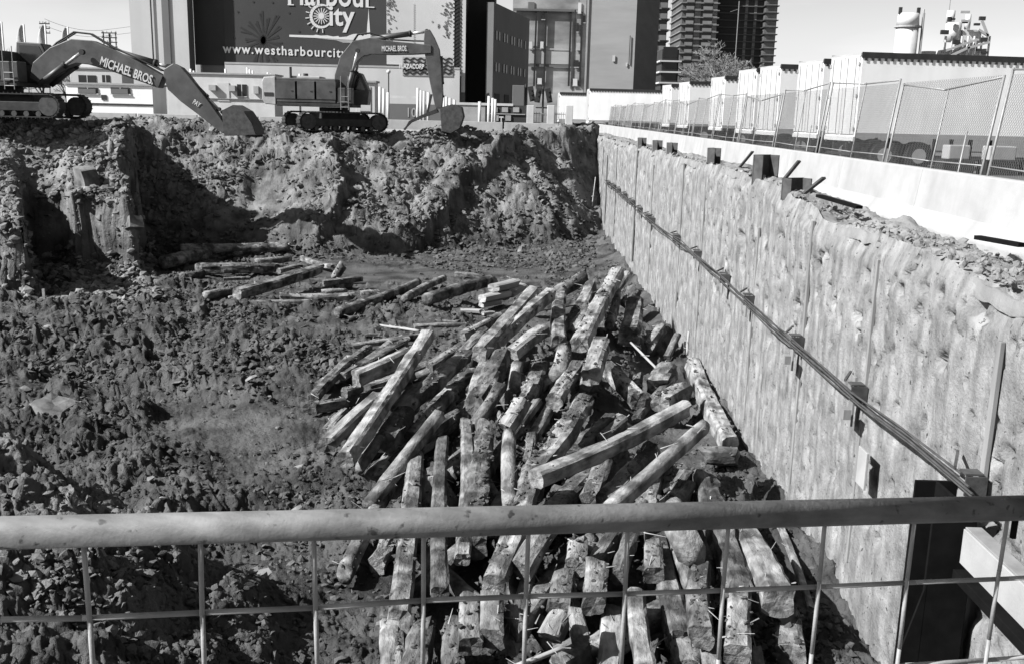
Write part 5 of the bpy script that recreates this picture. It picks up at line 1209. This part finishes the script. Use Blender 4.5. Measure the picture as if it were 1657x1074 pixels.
mb.build('star_print', M['bandark'], bn)
mb = MB()
for px, py in ((411, 4), (442, 5), (386, 20), (469, 22), (485, 52), (380, 62)): mb.tube(bp(px, py, .27), bp(px, py, .2), 1.6*s_, 10)
mb.build('dot_print', M['bandark'], bn)
mb = MB(); r_ = random.Random(9)                     # leaf prints at the edges of the pale banner
for kk in range(150):
    left = kk % 2; cl = r_.choice((2, 8, 20, 34, 52, 66)) if left else r_.choice((16, 24, 38, 44, 58, 6))
    px = (627+abs(r_.gauss(0, 6))) if left else (732-abs(r_.gauss(0, 9)))
    py = cl+r_.gauss(0, 4); a = r_.random()*3.1
    mb.bar(bp(px, py, .28), bp(px+3*math.cos(a), py+3*math.sin(a), .28), 1.1*s_, .02, Vector((0, -1, 0)))
mb.build('leaf_print', M['bld_m'], pale)
mb = MB()
for kk in range(26):
    px = 664+((kk*37) % 11)*.4; mb.bar(bp(669, 8+kk*2.9, .28), bp(671.5, 8+kk*2.9, .28), .6*s_, .02, Vector((0, -1, 0)))
mb.build('ladder_print', M['bangrey'], pale)
mb = MB()                                           # wave stripes
for kk in range(19):
    py = 0+kk*6.3
    for j in range(4):
        x0 = 734+j*3; f = lambda q_: 2.0*math.sin((q_-734)/12*math.pi*2)
        mb.bar(bp(x0, py+f(x0), .3), bp(x0+3.05, py+f(x0+3.05)+.1, .3), 2.6*s_, .02, Vector((0, -1, 0)))
mb.build('wave_column_print', M['bandark'], pale)
mb = MB()
for kk in range(5):
    py = 97+kk*5.6; n = 44
    for j in range(n):
        x0 = 655+j*78/n; x1 = x0+78/n+.1; f = lambda q_: 1.6*math.sin(q_*.55+kk)
        mb.bar(bp(x0, py+f(x0), 1.0), bp(x1, py+f(x1), 1.0), 2.3*s_, .02, Vector((0, -1, 0)))
mb.build('wave_print', M['bandark'], pale)
panel(main, 'wave_board', 653, 733, 94, 124, D1, 'bangrey', .93)
a_ = btext('PLAZACORP', 648, 112, 688, 7.5, parent=pale, bold=.03, py1=113)
for v in a_.data.vertices: v.co.y -= .85
# dark flank and the lower wing receding along the street
wing = plan('street_wing', 'grey street wing with small window pairs receding behind the banner building', [(796, 112.5), (853, 131), (838, 131.2), (785, 112.7)], at(797, 4, 112.5).z, 'bld_m', {0: 'bld_m'})
WO = wing.location; d0 = Vector((gx(853, 131)-gx(796, 112.5), 18.5, 0)); 
def wingwin(t0, t1, z0, z1, nm='window', mt='win'):
    a = d0*t0; b = d0*t1; nn = Vector((d0.y, -d0.x, 0)).normalized()
    mb = MB(); c_ = (a+b)/2+nn*.03; R = Matrix((d0.normalized(), nn, Vector((0, 0, 1)))).transposed()
    mb.box((c_.x, c_.y, (z0+z1)/2), ((b-a).length, .1, z1-z0), R).build(nm, M[mt], wing)
for row, z in enumerate((6.2, 9.6)):
    for kk in range(9):
        t = .05+kk*.1+(kk % 2)*-.03; wingwin(t, t+.035, z, z+.95)
for t in (.05, .3, .6): wingwin(t, t+.12, .3, 3.8, 'shutter_door', 'bld_d')
# sooty brick mill
DM = 147.0
mill = plan('brick_mill', 'tall sooty old brick mill with iron downpipes and a cornice', [(826, DM), (944, DM), (946, DM+30), (828, DM+30)], 40, 'brick')
panel(mill, 'upper_wall', 828, 930, -130, 15, DM, 'brick', .15)
panel(mill, 'cornice', 827, 924, 15.5, 19, DM, 'brickd', .35, thick=.4)
for px in (868, 884, 924, 942):
    a = at(px, 20, DM); b = at(px-4, 140, DM)
    MB().bar((a.x-mill.location.x, -.3, a.z), (b.x-mill.location.x, -.3, b.z), .26, .3, Vector((0, -1, 0))).build('downpipe', M['pipe'], mill)
panel(mill, 'string_course', 853, 920, 105, 109, DM, 'brickd', .2); panel(mill, 'string_course', 853, 920, 79, 81, DM, 'brickl', .2)
panel(mill, 'pale_band', 853, 920, 82, 104, DM, 'brickl', .1)
panel(mill, 'stair_bay', 926, 942, -60, 180, DM, 'brick', .12)
for (a, b, c_, d, mt) in ((872, 878, 24, 32, 'win'), (871, 876, 68, 78, 'winp'), (853, 858, 68, 79, 'winp'), (868, 875, 127, 136, 'winp'), (925, 932, 128, 139, 'winp'), (936, 941, 26, 37, 'win'), (928, 935, 70, 81, 'concg'),
                          (926, 933, 98, 109, 'win'), (928, 931, 38, 52, 'win'), (850, 860, 4, 16, 'bld_m'), (929, 934, 5, 22, 'winp')):
    w = panel(mill, 'window', a, b, c_, d, DM, mt, .28)
    panel(mill, 'sill', a-.6, b+.6, d, d+1.2, DM, 'brickl', .36, parent=w)
# pale brick block; the shade on its flank is put into darker brick
DB = 138.0
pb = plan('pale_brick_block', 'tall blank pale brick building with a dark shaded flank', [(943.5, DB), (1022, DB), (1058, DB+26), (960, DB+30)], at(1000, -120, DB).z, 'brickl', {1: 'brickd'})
panel(pb, 'vent', 987, 991, 90, 100, DB, 'winp', .1); panel(pb, 'vent', 1009, 1011, 102, 108, DB, 'winp', .1)
panel(pb, 'conduit', 1013, 1014, 58, 104, DB, 'pipe', .12); panel(pb, 'conduit', 944, 946, -20, 160, DB, 'concg', .12)
# balcony towers
def tower(name, label, px0, px1, Y, py_top, bays, mat, floor=3.0, zmin=0, slabmat='slab', depth=22, balcony=True, skew=0.0):
    x0, x1 = gx(px0, Y), gx(px1, Y); zt = at(px0, py_top, Y).z
    b = thing(name, label, 'building', None, (x0, Y, 0), skew); W = x1-x0
    MB().box((W/2, depth/2, zt/2), (W, depth, zt)).build('core', M[mat], b)
    z = zmin
    while z < zt-.5:
        if z > at(px0, 150, Y).z-4:
            MB().box((W/2, depth/2-.2, z+.12), (W+.9, depth+.9, .28)).build('floor_slab', M[slabmat], b)
            for (f0, f1, mt, kind) in bays:
                xa, xb = W*f0, W*f1
                if kind == 'w': 
                    MB().box(((xa+xb)/2, -.02, z+1.75), (xb-xa, .12, 1.9)).build('window', M[mt], b)
                else:
                    bc = MB().box(((xa+xb)/2, -.05, z+2.0), (xb-xa, .12, 1.7)).build('balcony_recess', M[mt], b)
                    MB().box(((xa+xb)/2, -.75, z+.7), (xb-xa, .08, .95)).build('parapet', M['slab'], bc)
        z += floor
    return b
tower('balcony_tower', 'tall grey apartment tower with rows of dark balconies', 1094, 1150, 300, -40, [(.10, .32, 'win', 'b'), (.36, .52, 'towerp', 'w'), (.58, .84, 'win', 'b'), (.86, .99, 'slab', 'w')], 'tower', 2.0)
tower('dark_tower', 'dark glass apartment tower joined to the balcony tower', 1150.5, 1222, 306, -40, [(.05, .42, 'towerd', 'w'), (.60, .66, 'towerp', 'w'), (.80, .86, 'towerp', 'w')], 'towerd', 2.0, slabmat='tower')
tower('pale_edge_tower', 'narrow tower end with pale glass and jutting floor slabs', 1226, 1244, 303, -40, [(.05, .95, 'towerp', 'w')], 'tower', 2.0, slabmat='towerd')
tower('thin_tower', 'slim dark tower edge beside the pale brick building', 1056, 1071, 200, -40, [(.2, .9, 'win', 'b')], 'tower', 2.0)
tower('slab_frame', 'low open concrete frame of white floor slabs beside the towers', 1066, 1093, 190, 80, [(.05, .9, 'win', 'w')], 'towerd', 1.95, slabmat='winp', depth=14)
pale_t = plan('pale_tower', 'pale distant tower sliver behind the balcony tower', [(1088, 340), (1097, 340), (1099, 360), (1088, 360)], at(1090, -60, 340).z, 'winp')
cr = thing('antenna_mast', 'thin pale mast standing before the dark tower', 'mast', None, (gx(1183, 280), 280, 0)); zt = at(1183, 2, 280).z
MB().tube((0, 0, 0), (0, 0, zt), .12, 6).build('pole', M['galv'], cr); MB().bar((0, 0, zt-2), (-2.2, 0, zt-2.8), .12, .12).build('arm', M['galv'], cr)

# ------------------------------------------------------------------ bare trees, poles and flags at the far left
def bare_tree(label, px, Y, h, spread, seed, group=None, levels=6, n0=5):
    r = random.Random(seed); t = thing('bare_tree', label, 'tree', group, (gx(px, Y), Y, 0))
    tr_, cr_ = MB(), MB()
    def grow(p, d, L, rad, lev):
        q = p+d*L; (tr_ if lev < 2 else cr_).tube(p, q, rad, 5 if lev < 2 else 3, rad*.7, cap=False)
        if lev >= levels: return
        for k in range(r.choice((2, 3, 3)) if lev else n0):
            ax = Vector((r.gauss(0, 1), r.gauss(0, 1), r.gauss(0, .35))).normalized()
            nd = (d*.85+ax*spread+Vector((0, 0, .12))).normalized()
            grow(p+d*L*r.uniform(.65, 1), nd, L*r.uniform(.62, .82), max(rad*.62, Y*.00022), lev+1)
    grow(Vector((0, 0, 0)), Vector((0, 0, 1)), h*.27, h*.016, 0)
    tr_.build('trunk', M['bark'], t); cr_.build('crown', M['twig'], t)
bare_tree('rounded leafless tree rising behind the trailers before the towers', 1158, 92, 11.3, .85, 3, levels=7, n0=7)
for i, (px, Y, h) in enumerate(((-20, 130, 12), (28, 122, 11), (70, 135, 11), (108, 126, 9), (140, 140, 8))):
    bare_tree('leafless tree behind the flags and the lettered excavator', px, Y, h, .8, 20+i, 'leafless trees at the far left')
for i, (px, py) in enumerate(((13, 36), (48, 40), (82, 40), (118, 44))):
    Y = 105; f = thing('flag_banner', 'pale vertical banner on a white flagpole behind the lettered excavator', 'flag', 'flags at the far left', (gx(px, Y), Y, 0)); zt = at(px, py, Y).z
    MB().tube((0, 0, 0), (0, 0, zt), .09, 8).build('pole', M['white'], f, True)
    V = []; n = 9
    for j in range(n+1):
        for kk in range(5): V.append((-.1-kk*.33*(.15+.85*(j/n)**.7), .12*math.sin(kk*1.3+j*.5), zt-.1-j*.38))
    F = [(j*5+kk, j*5+kk+1, (j+1)*5+kk+1, (j+1)*5+kk) for j in range(n) for kk in range(4)]
    o = MB().add(V, F).build('cloth', M['bangrey'] if i % 2 else M['concg'], f, True)
    sm = o.modifiers.new('thickness', 'SOLIDIFY'); sm.thickness = .02
def utility_pole(px, Y, py0, arms, label, half=12):
    zt = at(px, py0, Y).z; u = thing('utility_pole', label, 'utility pole', None, (gx(px, Y), Y, 0)); s = Y/FPX
    for dx in ((-half*.8, half*.8) if arms > 3 else (0,)):
        MB().tube((dx*s, 0, 0 if arms < 4 else zt-arms*9*s), (dx*s, 0, zt), .09, 6).build('upright', M['bark'], u)
    if arms > 3: MB().tube((0, 0, 0), (0, 0, zt-3*s), .16, 8).build('pole', M['bark'], u)
    for k in range(arms):
        z = zt-(2+k*7)*s; c_ = MB().box((0, -.12, z), (half*2*s, .1, .14)).build('crossarm', M['bark'], u)
        for j in range(4): MB().tube(((-.9+.6*j)*half*s, -.12, z+.05), ((-.9+.6*j)*half*s, -.12, z+.28), .05, 6).build('insulator', M['concg'], c_)
utility_pole(184, 140, 52, 4, 'dark utility pole with a ladder of crossarms beside the grey block')
utility_pole(82, 128, 37, 3, 'dark utility pole with three short crossarms beside the flags', 8)
mb = MB(); A = Vector((gx(82, 128), 128, at(82, 42, 128).z)); B = Vector((gx(184, 140), 140, at(184, 58, 140).z)); 
for dz in (0, .8):
    pts = [A.lerp(B, t)+Vector((0, 0, dz-1.6*4*t*(1-t)*.4)) for t in np.linspace(0, 1, 9)]
    mb.path([p-A for p in pts], .02, 4)
    pts = [B.lerp(Vector((gx(240, 110), 130, B.z+1)), t)+Vector((0, 0, dz)) for t in (0, .5, 1)]
    mb.path([p-A for p in pts], .02, 4)
w_ = mb.build('power_line', M['trdark'], None); w_.location = A; tag(w_, 'thin power lines sagging between the utility poles', 'cable')
